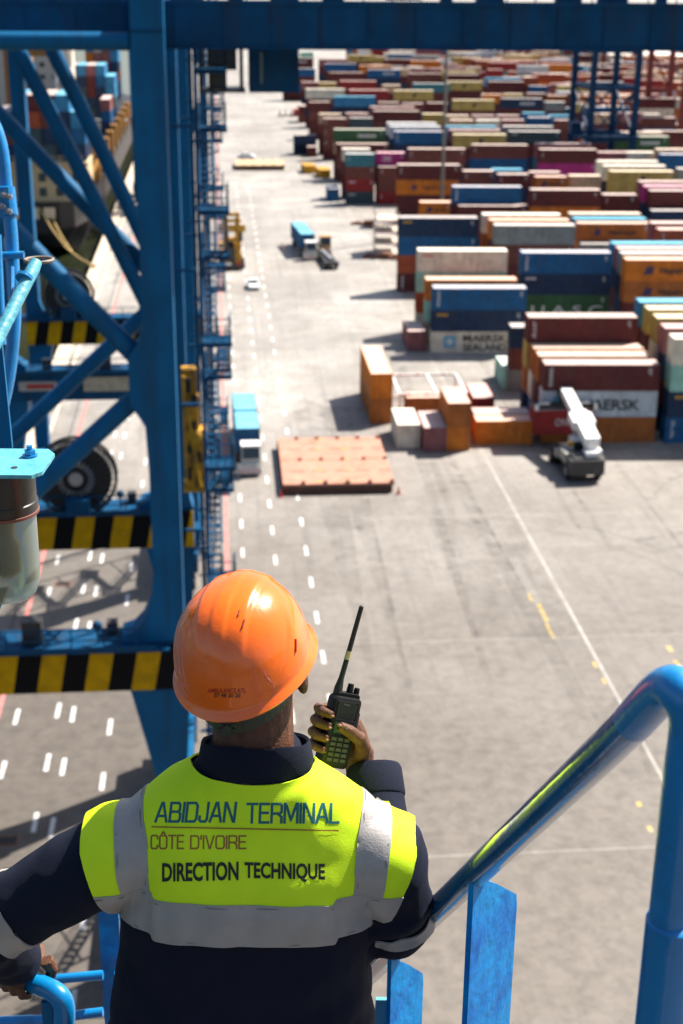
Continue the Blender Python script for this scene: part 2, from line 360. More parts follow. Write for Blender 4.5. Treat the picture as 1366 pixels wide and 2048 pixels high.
def lift_geo(root, org, X, Y, Z):
    b = MB()
    b.box((X, Y, Z+1.5), (1.0,1.3,2.7)); b.box((X-.1, Y-.1, Z+4.2), (.8,1.1,1.6)); b.box((X+.15,Y-.3,Z+3.1),(1.1,.9,.5)); b.box((X-.15,Y,Z+5.7),(.75,.7,1.5))
    b.box((X,Y,Z+0.08),(1.15,1.5,.16)); b.tube((X+.3,Y-.75,Z+.3),(X-.3,Y-.75,Z+4.6),.11); b.tube((X-.4,Y-.72,Z+.3),(X-.4,Y-.72,Z+6.2),.09); b.ell((X+.25,Y-.55,Z+2.9),(.42,.42,.5))
    o = b.build('drive_cabinet', M_YEL, root, org)
    b = MB()
    for x, z, w, h in ((-.28,1.0,.3,.7),(.22,.6,.35,.6),(.2,1.9,.3,.5),(-.25,2.3,.3,.35),(-.1,3.6,.5,.4),(.1,4.9,.3,.6),(-.2,5.7,.3,.8)):
        b.box((X+x, Y-.70 if z < 2.8 else Y-.69, Z+z), (w,.12,h))
    v = b.build('cabinet_vent', M_BLACK, o); v.data.transform(Matrix.Translation(-Vector(org)))

def make_crane(Y0, label, detail=2, front_stripes=True, lift=None, reach=75, braces=True, reel_x=-8.4):
    org = Vector((-9.5, Y0+8.75, 0))
    root = thing('gantry_crane', label, 'crane', org, 0, 'blue ship-to-shore cranes along the quay')
    XL, XR = -3.3, -2.02          # landside leg
    WL, WR = -17.15, -15.95       # waterside leg
    dz = [0, 17.5]
    for fi, dy in enumerate(dz):
        Y = Y0+dy; T = 1.5
        # landside leg: upper shaft, gusset at the brace node, flare on the portal beam, tapered foot
        out = [(XR+.02,46.6),(XL,46.6),(XL-.02,45.1),(XL-.02,33.2),(XL-.30,32.2),(XL-.72,31.6),(XL-.72,29.5),(XL-.32,28.9),(XL-.1,28.5),(XL-.02,26.5),(XL-.02,21.6),(XL-.10,20.6),(XL-.30,19.7),(XL-.62,19.0),(XL-1.05,18.55),(XL-1.6,18.36),(XL-1.6,17.9),(XL-1.3,17.88),(XL-1.3,15.5),(XL-.25,10.6),(XL-.1,5.2),(XR-.1,5.2),(XR-.1,10.6),(XR+.2,15.5),(XR+.2,17.9),(XR+.02,18.6)]
        b = MB(); b.prism([(x, Y, z) for x, z in out], (0, T, 0))
        leg = b.build('leg', M_BLUE, root, org)
        b = MB(); b.box((-2.66,Y-.03,44.98),(1.34,.05,.09)); b.box((-2.66,Y-.03,18.0),(1.9,.05,.12))
        for z in (42.2, 36, 24): b.tube((-2.3,Y-.04,z),(-2.3,Y+.01,z),.06,n=8)
        s = b.build('flange_plate', M_BLUE2, leg); s.data.transform(Matrix.Translation(-org))
        out = [(WL,46.6),(WR,46.6),(WR,19.6),(WR+.25,18.8),(WR+.9,18.36),(WR+.9,15.5),(WR+.1,10.6),(WR,5.2),(WL,5.2),(WL,15.5)]
        b = MB(); b.prism([(x, Y+.05, z) for x, z in out], (0, T-.1, 0)); b.build('leg', M_BLUE, root, org)
        # portal beam
        st = fi == 1 or front_stripes
        b = MB(); b.box(((WL+XR+.16)/2, Y+.75, 16.75), (XR-WL+.2, 1.9, 2.2))
        beam = b.build('portal_beam', M_STRIPE if st else M_BLUE2, root, org)
        b = MB(); b.box(((WL+XL-.6)/2+.3, Y+.55, 17.93), (XL-WL+1.2, 2.5, .12)); b.box(((WL+XL)/2,Y-.72,18.1),(XL-WL,.06,.22))
        b.build('walkway', M_BLUE2, root, org)
        b = MB(); rail_part(b, [(WR,Y-.66,17.99),(XL-.9,Y-.66,17.99)], gap=1.45)
        b.build('walkway_railing', M_BLUE2, root, org)
        if detail > 1:
            for c, d in (((-9.0 if fi==0 else -12.4,Y+.4,18.6),(.9,.7,1.2)), ((-13.5,Y+.5,18.4),(.7,.5,.8)), ((-5.4,Y+1.2,18.35),(.5,.5,.6))):
                b = MB(); b.box(c, d); b.build('junction_box', M_DARK, root, org)
            b = MB(); b.tube((-6.0,Y+.2,18.0),(-6.0,Y+.2,18.7),.05); b.ell((-6.0,Y+.15,18.9),(.24,.2,.24)); b.build('flood_lamp', M_BLUE2, root, org)
        if detail > 1 and fi == 1: reel_geo((reel_x, Y-.1, 20.1), 2.35, root, org)
        # K brace pipes
        for zt, zn in ((45.4,31.3),(18.5,29.9)) if braces else ():
            b = MB(); b.path([(XL-.2, Y+.75, zn), (WR-.2, Y+.75, zt)], 0.44, 16); b.build('brace_pipe', M_BLUE, root, org, smooth=True)
        b = MB(); b.path([(XL-.1,Y+.5,44.55),(WR-.1,Y+.5,44.55)], .36, 16); b.build('tie_pipe', M_BLUE, root, org, smooth=True)
        # upper cross girder reaching over the yard
        xe = reach if fi == 0 else -1.0; xm, xw = (xe-24)/2, xe+24
        b = MB(); b.box((xm, Y+3.0, 45.1), (xw, 1.9, 1.86)); b.box((xm,Y+2.03,46.0),(xw,.06,.2)); b.box((xm,Y+2.0,44.22),(xw,.12,.07))
        for x in range(-22, int(xe), 2): b.box((x+.37,Y+2.03,45.08),(.035,.05,1.62))
        g = b.build('girder', M_BLUE2, root, org)
        b = MB(); rail_part(b, [(-24,Y+2.3,46.05),(xe,Y+2.3,46.05)], gap=1.2, r=.03); 
        for k in range(26 if fi==0 and xe>0 else 8): b.box((-20+k*2.3+random.uniform(-.6,.6),Y+3+random.uniform(-.4,.5),46.3),(random.uniform(.3,1.4),.6,random.uniform(.3,.7)))
        b.build('girder_railing', M_BLUE2, root, org)
        # feet: sill, equaliser and wheels
        for x in ((XL+XR)/2-.1, (WL+WR)/2):
            b = MB(); b.box((x, Y+.75, 4.3), (1.5,4.6,1.9)); b.prism([(x-.5,Y-2.5,3.4),(x-.5,Y+4.0,3.4),(x-.5,Y+2.9,1.3),(x-.5,Y-1.4,1.3)],(1.0,0,0)); b.build('bogie', M_BLUE2, root, org)
            for k in range(4):
                b = MB(); b.path([(x-.25,Y-1.5+k*1.5,.42),(x+.25,Y-1.5+k*1.5,.42)], .42, 12); b.build('rail_wheel', M_DARK, root, org)
    for x in (-2.7, -16.5):
        b = MB(); b.box((x,Y0+9.5,5.0),(1.2,15.4,2.0)); b.build('sill_beam', M_BLUE, root, org)
        b = MB(); b.box((x,Y0+9.5,45.2),(1.0,15.6,1.4)); b.build('top_beam', M_BLUE2, root, org)
    if braces:
        # diagonal tie pipes on the rear frame
        for (x0,z0,x1,z1) in ((-10.4,44.4,-3.9,29.8),(-8.6,44.3,-3.0,31.2)):
            b = MB(); p0, p1 = Vector((x0,Y0+16.6,z0)), Vector((x1,Y0+17.2,z1)); mid = p0.lerp(p1,.52)+Vector((.12,0,-.1))
            b.path([p0, mid, p1], .40, 14); b.build('tie_pipe', M_BLUE, root, org, smooth=True)
    if detail > 1:
        # hoist cab hung under the girder, with its frame
        b = MB(); b.box((2.55,Y0+5.3,43.25),(2.15,2.0,1.96)); cabp = b.build('trolley_cab', M_BLUE2, root, org)
        b = MB(); b.box((2.0,Y0+4.28,43.3),(.12,.05,1.3)); s = b.build('cab_window', mat('cab_strip', (.12,.16,.17), .4), cabp); s.data.transform(Matrix.Translation(-org))
        b = MB()
        for x in (-.6,1.15):
            for y in (4.5,6.2): b.box((x,Y0+y,43.2),(.14,.14,1.9))
        b.box((.3,Y0+5.3,42.32),(2.0,2.0,.12)); b.box((.3,Y0+5.6,43.6),(1.3,.9,.9)); b.box((.1,Y0+5.2,42.7),(.8,.9,.6)); b.build('hoist_frame', M_DARK, root, org)
        # stair tower beside the landside leg
        ya, yb, rise = Y0+5.2, Y0+10.4, 3.0; z = 1.2; k = 0
        while z+rise < 44.3:
            xl = -.52 if k % 2 == 0 else .10; a = Vector((xl, ya if k%2==0 else yb, z)); c = Vector((xl, yb if k%2==0 else ya, z+rise))
            b = MB()
            for s in (-.27,.27): b.bar(a+Vector((s,0,0)), c+Vector((s,0,0)), .06, .28)
            for q in range(13): b.box(a.lerp(c,(q+.5)/13), (.50,.24,.04))
            for s in (-.28,.28):
                b.tube(a+Vector((s,0,1)), c+Vector((s,0,1)), .03, n=5); b.tube(a+Vector((s,0,.55)), c+Vector((s,0,.55)), .025, n=5)
                for q in (0,.33,.66,1): b.tube(a.lerp(c,q)+Vector((s,0,0)), a.lerp(c,q)+Vector((s,0,1)), .028, n=5)
            b.build('stair_flight', M_BLUE2, root, org)
            ye = c.y + (.75 if c.y == yb else -.75); b = MB()
            b.box((-.2,ye-.72,c.z),(1.35,.08,.2)); b.box((-.2,ye+.72,c.z),(1.35,.08,.2)); b.box((-.86,ye,c.z),(.08,1.5,.2)); b.box((.46,ye,c.z),(.08,1.5,.2))
            for q in range(14): b.box((-.80+q*.094,ye,c.z+.06),(.05,1.44,.03))
            for q in range(6): b.box((-.2,ye-.62+q*.25,c.z+.03),(1.26,.035,.03))
            rail_part(b, [(-.84,ye-.7 if c.y!=yb else ye+.7,c.z+.08),(.45,ye-.7 if c.y!=yb else ye+.7,c.z+.08)], gap=.8, r=.028); rail_part(b, [(.45,ye-.7,c.z+.08),(.45,ye+.7,c.z+.08)], gap=.7, r=.028)
            b.build('landing', M_BLUE2, root, org)
            z += rise; k += 1
        b = MB()
        for x in (-.9,):
            for y in (ya-.1,yb+.1): b.box((x,y,22.6),(.13,.13,45.2))
        for zz in range(4,44,6):
            b.box((-1.35,Y0+16.2,zz),(.9,.12,.12)); b.box((-1.4,Y0+1.0,zz+1.2),(.9,.12,.12)); b.bar((-.9,ya-.1,zz),(-.9,yb+.1,zz+3),.08,.08)
        b.build('stair_frame', M_BLUE2, root, org)
        b = MB(); b.box((-1.25,Y0+14.2,24),(.22,.3,40)); b.box((-1.05,Y0+13.5,22),(.1,.1,38)); b.tube((-.75,Y0+15.0,1.5),(-.75,Y0+15.0,44),.06); 
        for zz in range(3,44,2): b.box((-1.35,Y0+14.6,zz),(.5,.08,.08))
        b.build('cable_tray', M_BLUE2, root, org)
    if lift: lift_geo(root, org, *lift)
    return root, org

C1, O1 = make_crane(60.0, 'big blue gantry crane nearest the worker with two black and yellow striped cross beams', lift=(-1.52, 70.0, 22.0))
C2, O2 = make_crane(108.0, 'blue gantry crane standing behind the first, its front cross beam carrying a white sign', front_stripes=False, lift=None, reach=-1.0, braces=False, reel_x=-13.4)
C3 = copy_tree(C2); C3.location = (-9.5, 300+8.75, 0)
tag(C3, 'most distant blue gantry crane seen between the braces beside the moored ship')
b = MB(); b.box((-7.6,107.72,16.95),(6.2,.05,1.15)); sg = b.build('white_sign', mat('faded_sign',(.42,.38,.28),.6,dirt=(.2,.17,.1),damt=.5), C2, O2)
b = MB(); b.box((-14.2,107.71,16.85),(2.9,.05,.75)); s2 = b.build('white_sign', mat('sign_white',(.35,.35,.33),.6), C2, O2)
b = MB(); b.box((-14.0,107.66,16.85),(2.1,.02,.34)); q = b.build('red_lettering', M_RED, s2); q.data.transform(Matrix.Translation(-O2))
b = MB()
for (x,z) in ((-8.9,17.1),(-8.0,16.9),(-6.8,17.0),(-5.7,16.8)): b.box((x,107.68,z),(.45,.02,.5))
# warning lamps row on the far landside corner: light mast over the yard
pm = MB(); p = aty(884, 392, 268); pm.path([(0,0,0),(0,0,18),(0,0,38)], [.34,.30,.24], 12); pm.box((0,0,.25),(1.4,1.4,.5))
mast = thing('light_mast', 'tall thin grey light mast rising among the stacked containers', 'light mast', (p.x,p.y,0))
pm.build('mast', mat('mast_grey',(.16,.15,.12),.6), mast)
b = MB(); b.path([(-1.3,0,38),(1.3,0,38)], .1, 8)
for k in range(5): b.box((-1.1+k*.55,-.25,38.2),(.4,.3,.35))
b.build('floodlight_bar', M_STEEL, mast)

# ---------------------------------------------------------------- shipping containers
CC = dict(mar=((.085,.018,.017),'maroon'), brn=((.115,.036,.028),'brown'), red=((.21,.018,.018),'red'), rust=((.26,.055,.022),'rust red'), org=((.42,.125,.012),'orange'),
          dor=((.27,.085,.018),'dull orange'), yel=((.34,.25,.07),'mustard yellow'), nav=((.010,.026,.062),'navy blue'), blu=((.008,.072,.175),'blue'), lbl=((.03,.16,.30),'light blue'),
          tea=((.03,.13,.16),'teal'), gry=((.17,.18,.175),'grey'), wht=((.50,.46,.37),'off-white'), grn=((.03,.085,.035),'dark green'), lgn=((.06,.30,.08),'bright green'),
          pnk=((.30,.02,.14),'magenta'), tan=((.38,.26,.16),'tan'), mve=((.20,.075,.075),'dusky pink'), slt=((.03,.055,.065),'slate'), mgr=((.22,.40,.33),'pale green'), sil=((.36,.40,.43),'silver grey'))
MC, MRF = {}, {}
for k, (c, nm) in CC.items():
    MC[k] = mat('container_'+nm.replace(' ','_').replace('-','_'), tuple(x*1.3+.010 for x in c), 0.62, spec=0.12, var=0.18, scale=0.9, dirt=tuple(x*0.5+.035 for x in c), dscale=1.3, damt=0.7, streak=(1,1,.16))
    d = (0.78,0.665,0.575)  # roof dust colour, with the sun's glare on the tops painted in
    MRF[k] = mat('dusty_sunlit_roof_'+nm.replace(' ','_').replace('-','_'), tuple(min(1,x*1.6)*.42+y*.58 for x, y in zip(c, d)), 0.75, var=0.10, scale=0.5, dirt=tuple(x*.7+.20 for x in c), dscale=0.45, damt=0.55)
MRF['lbl'] = mat('blue_container_roof', (.15,.41,.52), .6, spec=.15, var=.1, scale=.6, dirt=(.2,.4,.5), dscale=.5, damt=.4)
M_LET = mat('white_lettering', (.62,.62,.60), .6); M_LETK = mat('black_lettering', (.02,.02,.025), .6); M_LETN = mat('navy_lettering', (.012,.02,.09), .6)
M_LETR = mat('red_lettering', (.5,.04,.03), .6); M_LETY = mat('yellow_lettering', (.6,.33,.03), .6); M_SKY = mat('pale_blue_panel', (.07,.34,.52), .6)
CW = 2.438
def corr(p0, du, dn, L, h, pitch=0.28, dep=0.04):
    """corrugated wall: along du for L, outward normal dn, height h"""
    n = int(L/pitch); pitch = L/n; vs = []; fs = []; prof = []
    for k in range(n): prof += [(k*pitch, 0), (k*pitch+pitch*.3, 0), (k*pitch+pitch*.5, -dep), (k*pitch+pitch*.8, -dep)]
    prof.append((L, 0))
    for s, q in prof:
        p = Vector(p0)+Vector(du)*s+Vector(dn)*q; vs += [p, p+Vector((0,0,h))]
    for k in range(len(prof)-1): fs.append((2*k, 2*k+2, 2*k+3, 2*k+1))
    return vs, fs
_cm = {}
def cmesh(kind, L, H, ck):
    key = (kind, L, H, ck)
    if key in _cm: return _cm[key]
    b = MB(); l, w = L/2, CW/2
    if kind == 'body':
        for sx in (-1,1):
            for sy in (-1,1): b.box((sx*(l-.08), sy*(w-.08), H/2), (.16,.16,H))
        for sy in (-1,1):
            b.box((0, sy*(w-.05), .08), (L-.32,.09,.15)); b.box((0, sy*(w-.05), H-.06), (L-.32,.09,.11))
        for sx in (-1,1):
            b.box((sx*(l-.05),0,.08),(.09,CW-.32,.15)); b.box((sx*(l-.05),0,H-.07),(.09,CW-.32,.12))
        b.add(*corr((-l+.16,-w+.03,.15), (1,0,0), (0,-1,0), L-.32, H-.26)); b.add(*corr((-l+.16,w-.03,.15), (1,0,0), (0,1,0), L-.32, H-.26))
        b.add(*corr((l-.03,-w+.16,.15), (0,1,0), (1,0,0), CW-.32, H-.26))
        b.add([(-l+.06,-w+.16,.15),(-l+.06,w-.16,.15),(-l+.06,w-.16,H-.12),(-l+.06,-w+.16,H-.12)], [(0,1,2,3)])
        b.box((0,0,.16),(L-.2,CW-.2,.05))
        me = b.mesh('container_body', MC[ck])
    elif kind == 'roof':
        n = int(L/.5); vs = []; fs = []
        prof = []
        for k in range(n):
            p = (L-.12)/n; prof += [(k*p,0),(k*p+p*.35,0),(k*p+p*.45,-.018),(k*p+p*.9,-.018)]
        prof.append((L-.12,0))
        for s, q in prof: vs += [(-l+.06+s,-w+.06,H-.005+q+.012),(-l+.06+s,w-.06,H-.005+q+.012)]
        for k in range(len(prof)-1): fs.append((2*k,2*k+2,2*k+3,2*k+1))
        b.add(vs, fs); b.box((0,0,H-.045),(L-.18,CW-.18,.02)); me = b.mesh('container_roof', MRF[ck])
    elif kind == 'doors':
        for sy in (-1,1):
            b.box((-l+.02, sy*.53, H/2), (.05,1.03,H-.32))
            for q in (.25,.78): b.tube((-l-.03, sy*q, .2), (-l-.03, sy*q, H-.2), .022, n=6)
            for zz in (.5,1.1,1.7,2.2): b.box((-l-.01, sy*1.02, zz), (.05,.1,.1))
        me = b.mesh('container_doors', MC[ck])
    _cm[key] = me; return me

def front_text(o, body, x, z, w, h, m, L, name='lettering', side=-1, **kw):
    vs, fs = text_fit(body, w, h, **kw); b = MB()
    y = -CW/2-.006
    b.add([Vector((x+v.x, y, z+v.y)) for v in vs], fs); return b.build(name, m, o, fix=False)
def code_mark(o, L, H, m, x=None, z0=.45, z1=None, vertical=True, w=.42):
    """stencilled identification marks reduced to small strokes"""
    b = MB(); x = -L/2+.62 if x is None else x; z1 = H-.35 if z1 is None else z1; y = -CW/2-.005
    n = 9
    for k in range(n):
        zz = z1-(k+.5)*(z1-z0)/n
        for q in range(2):
            if random.random() < .9: b.box((x+q*w*.5, y, zz), (w*.38, .006, (z1-z0)/n*.62))
    return b.build('code_lettering', m, o)
def star_panel(o, x, z, s):
    b = MB(); y = -CW/2-.006
    b.box((x,y,z),(s,.01,s)); pn = b.build('star_panel', M_SKY, o)
    b = MB(); pts = []
    for k in range(14):
        a = pi/2+2*pi*k/14; r = s*(.40 if k%2==0 else .21); pts.append((x+r*cos(a), y-.009, z+r*sin(a)))
    b.prism(pts, (0,.004,0)); b.build('star', M_LET, pn)
def blue_emblem(o, x, z, s):
    b = MB(); y = -CW/2-.008
    b.prism([(x-s*.5,y,z-s*.5),(x-.02,y,z-s*.5),(x+s*.22,y,z+s*.5),(x-s*.22,y,z+s*.5)],(0,.006,0))
    b.prism([(x+s*.06,y,z-s*.5),(x+s*.5,y,z-s*.5),(x+s*.72,y,z+s*.5),(x+s*.30,y,z+s*.5)],(0,.006,0)); b.build('emblem', M_LETN, o)

def decorate(o, code, L, H):
    for c in code.split('+'):
        if c == 'v': code_mark(o, L, H, M_LET)
        elif c == 'vs': code_mark(o, L, H, M_LET, z0=1.2, z1=H-.45, w=.3)
        elif c == 'y': front_text_bar(o, L, H, M_LETY)
        elif c == 'w': front_text_bar(o, L, H, M_LET)
        elif c == 'r': front_text_bar(o, L, H, M_LETR)
        elif c == 'hap':
            blue_emblem(o, -L*.235, H*.5, .95); front_text(o, 'Hapag-Lloyd', -L*.08, H*.31, L*.36, H*.32, M_LETK, L, offset=.02)
        elif c == 'hap2':
            blue_emblem(o, -L*.25, H*.5, 1.05); front_text(o, 'Hapag-Lloyd', -L*.12, H*.25, L*.52, H*.42, M_LETK, L, offset=.02)
        elif c == 'mae':
            star_panel(o, -L*.345, H*.51, 1.6); front_text(o, 'MAERSK', -L*.17, H*.26, L*.52, H*.42, M_LETK, L, offset=.02)
        elif c == 'seal':
            star_panel(o, -L*.30, H*.52, 1.5); front_text(o, 'MAERSK', -L*.155, H*.53, L*.47, H*.33, M_LETK, L, offset=.02); front_text(o, 'SEALAND', -L*.155, H*.10, L*.47, H*.33, M_LETK, L, offset=.02)
        elif c == 'ua': front_text(o, 'U A S C', -L*.36, H*.04, L*.80, H*.44, M_LET, L, offset=.01)
        elif c == 'msc':
            b = MB(); b.box((0.2,-CW/2-.006,H*.5),(.85,.012,1.1)); m_ = b.build('black_emblem', M_LETK, o)
        elif c == 'ow': front_text(o, 'ON', -L*.15, H*.35, L*.22, H*.3, M_LET, L)
        elif c == 'one': front_text(o, 'ONE', -L*.28, H*.3, L*.30, H*.45, M_LET, L, offset=.01)
        elif c == 'fw':
            b = MB()
            for k in range(8): b.box((-L*.02+k*.55,-CW/2-.006,H*.5),(.38,.012,.7))
            b.build('worn_lettering', M_LET, o)
def front_text_bar(o, L, H, m):
    b = MB()
    for k in range(6): b.box((-L/2+.75+k*.24,-CW/2-.005,H-.62),(.17,.01,.34))
    b.build('lettering', m, o)

ORD = 'first second third fourth fifth sixth seventh eighth ninth tenth eleventh twelfth thirteenth fourteenth fifteenth sixteenth seventeenth eighteenth nineteenth twentieth twenty-first twenty-second'.split()
H40, H20 = 2.85, 2.59
# rows from near to far; a stack = (photo x of its front upper left corner, y, tiers, length in feet, colours from the top, markings from the top, options)
ROWS = [
 ('front yard row', [
   (1090,730,3,40,'mar sil dor','v mae -',{}),
   (1078,713,3,40,'dor mar nav','',{}), (1067,697,3,40,'dor wht blu','',{}), (1057,636,4,40,'mar yel dor nav','v - - -',{}),
   (1349,678,4,40,'wht mgr nav blu','- - y v',{}), (1331,657,4,40,'mve nav mar nav','',{}), (1314,637,4,40,'yel wht mar brn','',{}), (1297,620,4,40,'yel mar brn mar','',{}), (1280,605,4,40,'lbl brn mar mar','',{}),
   (1023,655,3,20,'nav brn gry','',{})]),
 ('second yard row', [
   (866,577,3,40,'blu nav wht','v y seal',{}), (852,560,3,40,'org mgr tan','',{}), (836,502,4,40,'wht mgr rust wht','r - - -',{}),
   (1044,506,4,40,'blu nav grn nav','v w ua -',{}), (1253,520,4,40,'org dor mar nav','hap2 hap2 - -',{}), (1244,508,4,40,'gry nav blu nav','',{}), (1236,498,4,40,'mve nav mar nav','',{}), (1226,488,4,40,'lbl blu nav nav','',{})]),
 ('third yard row', [
   (798,436,4,40,'nav blu rust mar','y - - v',{}), (989,451,4,40,'gry brn mar nav','',{}), (980,441,4,40,'org mar rust nav','',{}), (966,430,4,40,'wht dor mar nav','',{}),
   (1158,449,3,40,'dor org mar','hap - -',{}), (1148,438,3,40,'lbl nav blu','',{}), (1140,428,3,40,'tan mar nav','',{}), (1160,486,2,40,'gry nav','',{}), (1318,460,4,40,'rust mar org nav','vs - - -',{}), (1304,447,4,40,'mve mar nav nav','',{})]),
 ('fourth yard row', [
   (905,374,4,40,'blu mar nav mar','v - - -',{}), (917,412,3,40,'mar mar nav','',{}), (840,405,3,20,'org dor mar','hap - -',{}),
   (1062,380,4,40,'mar org mar nav','vs - - -',{}), (1207,390,4,20,'mar mar org nav','vs - - -',{}), (1301,382,4,40,'mar nav brn mar','',{}), (1290,373,4,40,'pnk nav mar nav','',{}), (1280,364,4,40,'mve mar nav nav','',{}), (1304,422,3,40,'nav mar nav','',{})]),
 ('fifth yard row', [
   (795,330,4,40,'mar org mar mar','vs hap - -',{}), (926,342,4,20,'brn mar mar nav','vs - - -',{}), (996,349,4,20,'mar nav mar mar','vs - - -',{}), (985,340,4,20,'lbl nav mar mar','',{}),
   (1071,354,4,20,'dor mar nav mar','hap - - -',{}), (1060,345,4,20,'mve nav mar mar','',{}), (1149,366,3,20,'wht mar nav','',{}), (1140,352,4,20,'tan nav mar mar','',{}),
   (1221,343,4,40,'yel yel mar nav','msc - - -',{}), (1208,332,4,40,'wht nav mar nav','',{}), (1196,323,4,40,'wht brn mar nav','',{}), (1357,338,4,40,'gry nav mar nav','',{})]),
 ('sixth yard row', [
   (692,308,4,20,'tea brn red slt','vs - w w',{}), (684,298,4,20,'wht brn mar slt','',{}), (753,306,4,20,'pnk brn mar red','one - - w',{}), (757,334,3,20,'brn brn red','vs - vs',{}),
   (816,298,4,40,'brn mar nav mar','vs - - -',{}), (944,290,4,40,'brn blu mar nav','vs - - -',{}), (1080,299,4,40,'mar pnk mar nav','vs - - -',{}), (1072,288,4,40,'mve tea mar nav','',{}),
   (1197,305,4,20,'mve mar nav mar','',{}), (1254,305,4,20,'wht gry mar nav','',{}), (1322,309,4,40,'blu nav mar nav','',{}), (1314,299,4,40,'tan nav mar mar','',{})]),
 ('seventh yard row', [
   (668,259,4,40,'grn tan mar brn','fw - - -',{}), (673,288,3,40,'mar brn mar','',{}), (789,263,4,40,'blu nav mar nav','v - - -',{}), (780,253,4,40,'sil nav mar nav','',{}), (774,246,4,40,'sil nav mar nav','',{}),
   (907,269,4,40,'yel mar nav mar','msc - - -',{}), (899,260,4,40,'mve mar nav mar','',{}), (892,253,4,40,'lbl mar nav mar','',{}),
   (1018,263,4,40,'slt mar nav mar','w - - -',{}), (1007,253,4,40,'gry mar nav mar','',{}), (1233,273,4,40,'grn mar nav mar','fw - - -',{}), (1290,263,4,40,'mar brn mar nav','',{}), (1222,264,4,40,'tan nav mar mar','',{})]),
 ('eighth yard row', [
   (646,237,4,20,'brn brn brn mar','vs vs vs -',{}), (638,228,4,20,'tan brn mar mar','',{}), (699,236,4,20,'slt mar nav mar','',{}), (692,227,4,20,'mve mar nav mar','',{}), (747,222,4,40,'mar brn mar mar','',{}), (740,214,4,40,'mve brn mar mar','',{}),
   (845,228,4,20,'yel mar nav mar','',{}), (901,240,4,20,'tan mar nav mar','',{}), (953,240,4,20,'wht mar nav mar','',{}), (1003,240,4,20,'mve mar nav mar','',{}), (1057,235,4,20,'blu mar nav mar','',{}), (1110,240,4,20,'brn mar nav mar','',{}),
   (893,231,4,20,'tan mar nav mar','',{}), (944,231,4,20,'mve nav mar mar','',{}), (994,231,4,20,'mve mar nav nav','',{}), (1046,226,4,20,'lbl mar nav mar','',{}), (1098,231,4,20,'lbl nav nav mar','',{}), (1190,228,4,20,'tan mar nav mar','',{}), (1240,226,4,20,'mve mar nav mar','',{})]),
 ('ninth yard row', [
   (668,193,4,40,'lbl nav mar mar','',{}), (618,204,4,20,'mar brn mar mar','',{}), (757,205,4,20,'brn mar nav mar','',{}), (805,207,4,20,'brn nav mar mar','',{}), (855,206,4,20,'mar brn mar nav','',{}),
   (905,200,4,40,'yel mar nav mar','msc - - -',{}), (1002,197,4,40,'nav mar nav mar','fw - - -',{}), (1090,204,4,20,'gry mar nav mar','',{}), (1150,207,4,20,'yel mar nav mar','',{}), (1205,212,4,20,'tan mar nav mar','',{})]),
 ('tenth yard row', [
   (611,178,4,40,'wht mar nav mar','',{}), (698,180,4,40,'red mar nav mar','',{}), (788,181,4,40,'yel mar nav mar','msc - - -',{}), (966,189,4,20,'org mar nav mar','',{}), (1008,188,4,20,'yel nav mar mar','',{}), (1054,187,4,20,'brn mar nav mar','',{}), (1096,191,4,20,'dor mar nav mar','',{}), (1170,186,4,20,'blu mar nav mar','',{}), (1222,190,4,20,'mar mar nav mar','',{})]),
 ('eleventh yard row', [
   (602,164,4,20,'mve mar nav mar','',{}), (637,165,4,20,'yel mar nav mar','',{}), (679,162,4,40,'red mar nav mar','',{}), (765,170,4,20,'tan mar nav mar','',{}), (826,167,4,40,'tea mar nav mar','',{}), (891,163,4,40,'yel mar nav mar','msc - - -',{}), (977,163,4,40,'mar mar nav mar','',{}), (971,156,4,40,'lbl mar nav mar','',{}), (1059,172,4,20,'blu mar nav mar','',{}), (1130,166,4,20,'mar mar nav mar','',{}), (1200,165,4,20,'brn mar nav mar','',{})]),
 ('twelfth yard row', [
   (565,137,4,40,'blu mar blu mar','',{}), (658,145,4,40,'mar mar nav mar','',{}), (735,139,4,40,'blu nav mar mar','fw - - -',{}), (816,147,4,40,'brn mar nav mar','',{}), (889,149,4,40,'mar mar nav mar','',{}), (885,142,4,40,'yel mar nav mar','',{}), (1006,154,4,40,'rust mar nav mar','',{}), (1090,150,4,20,'gry mar nav mar','',{}), (1140,148,4,20,'yel mar nav mar','',{})]),
 ('thirteenth yard row', [
   (650,127,4,40,'blu mar nav mar','',{}), (719,131,4,40,'org mar nav mar','',{}), (786,138,4,20,'tan mar nav mar','',{}), (823,137,4,20,'mve nav mar mar','',{}), (858,137,4,20,'mve mar nav mar','',{}), (975,139,4,20,'red mar nav mar','',{}), (897,134,4,20,'mve mar nav mar','',{}), (932,134,4,20,'tan mar nav mar','',{})]),
 ('farthest yard row', [
   (565,116,4,40,'mar brn mar mar','fw - - -',{}), (637,118,4,40,'mve mar nav mar','',{}), (692,110,4,40,'yel mar nav mar','msc - - -',{}), (767,118,4,40,'mar mar nav mar','w - - -',{}), (565,106,4,20,'wht mar nav mar','',{}), (600,104,4,20,'mgr mar nav mar','',{}), (768,106,4,40,'wht nav mar mar','',{})]),
]
CYAW = radians(-3.0)
stacks = []
for ri, (phrase, lst) in enumerate(ROWS):
    for (xl, y, n, ft, cols, codes, opt) in lst:
        L, H = (12.19, H40) if ft == 40 else (6.06, H20)
        p = atz(xl, y, n*H); dx = Vector((cos(CYAW), sin(CYAW), 0)); dy = Vector((-sin(CYAW), cos(CYAW), 0))
        c = Vector((p.x, p.y, 0)) + dx*(L/2) + dy*(CW/2)
        stacks.append(dict(c=c, L=L, H=H, n=n, cols=cols.split(), codes=(codes or '- - - -').split(), row=ri))
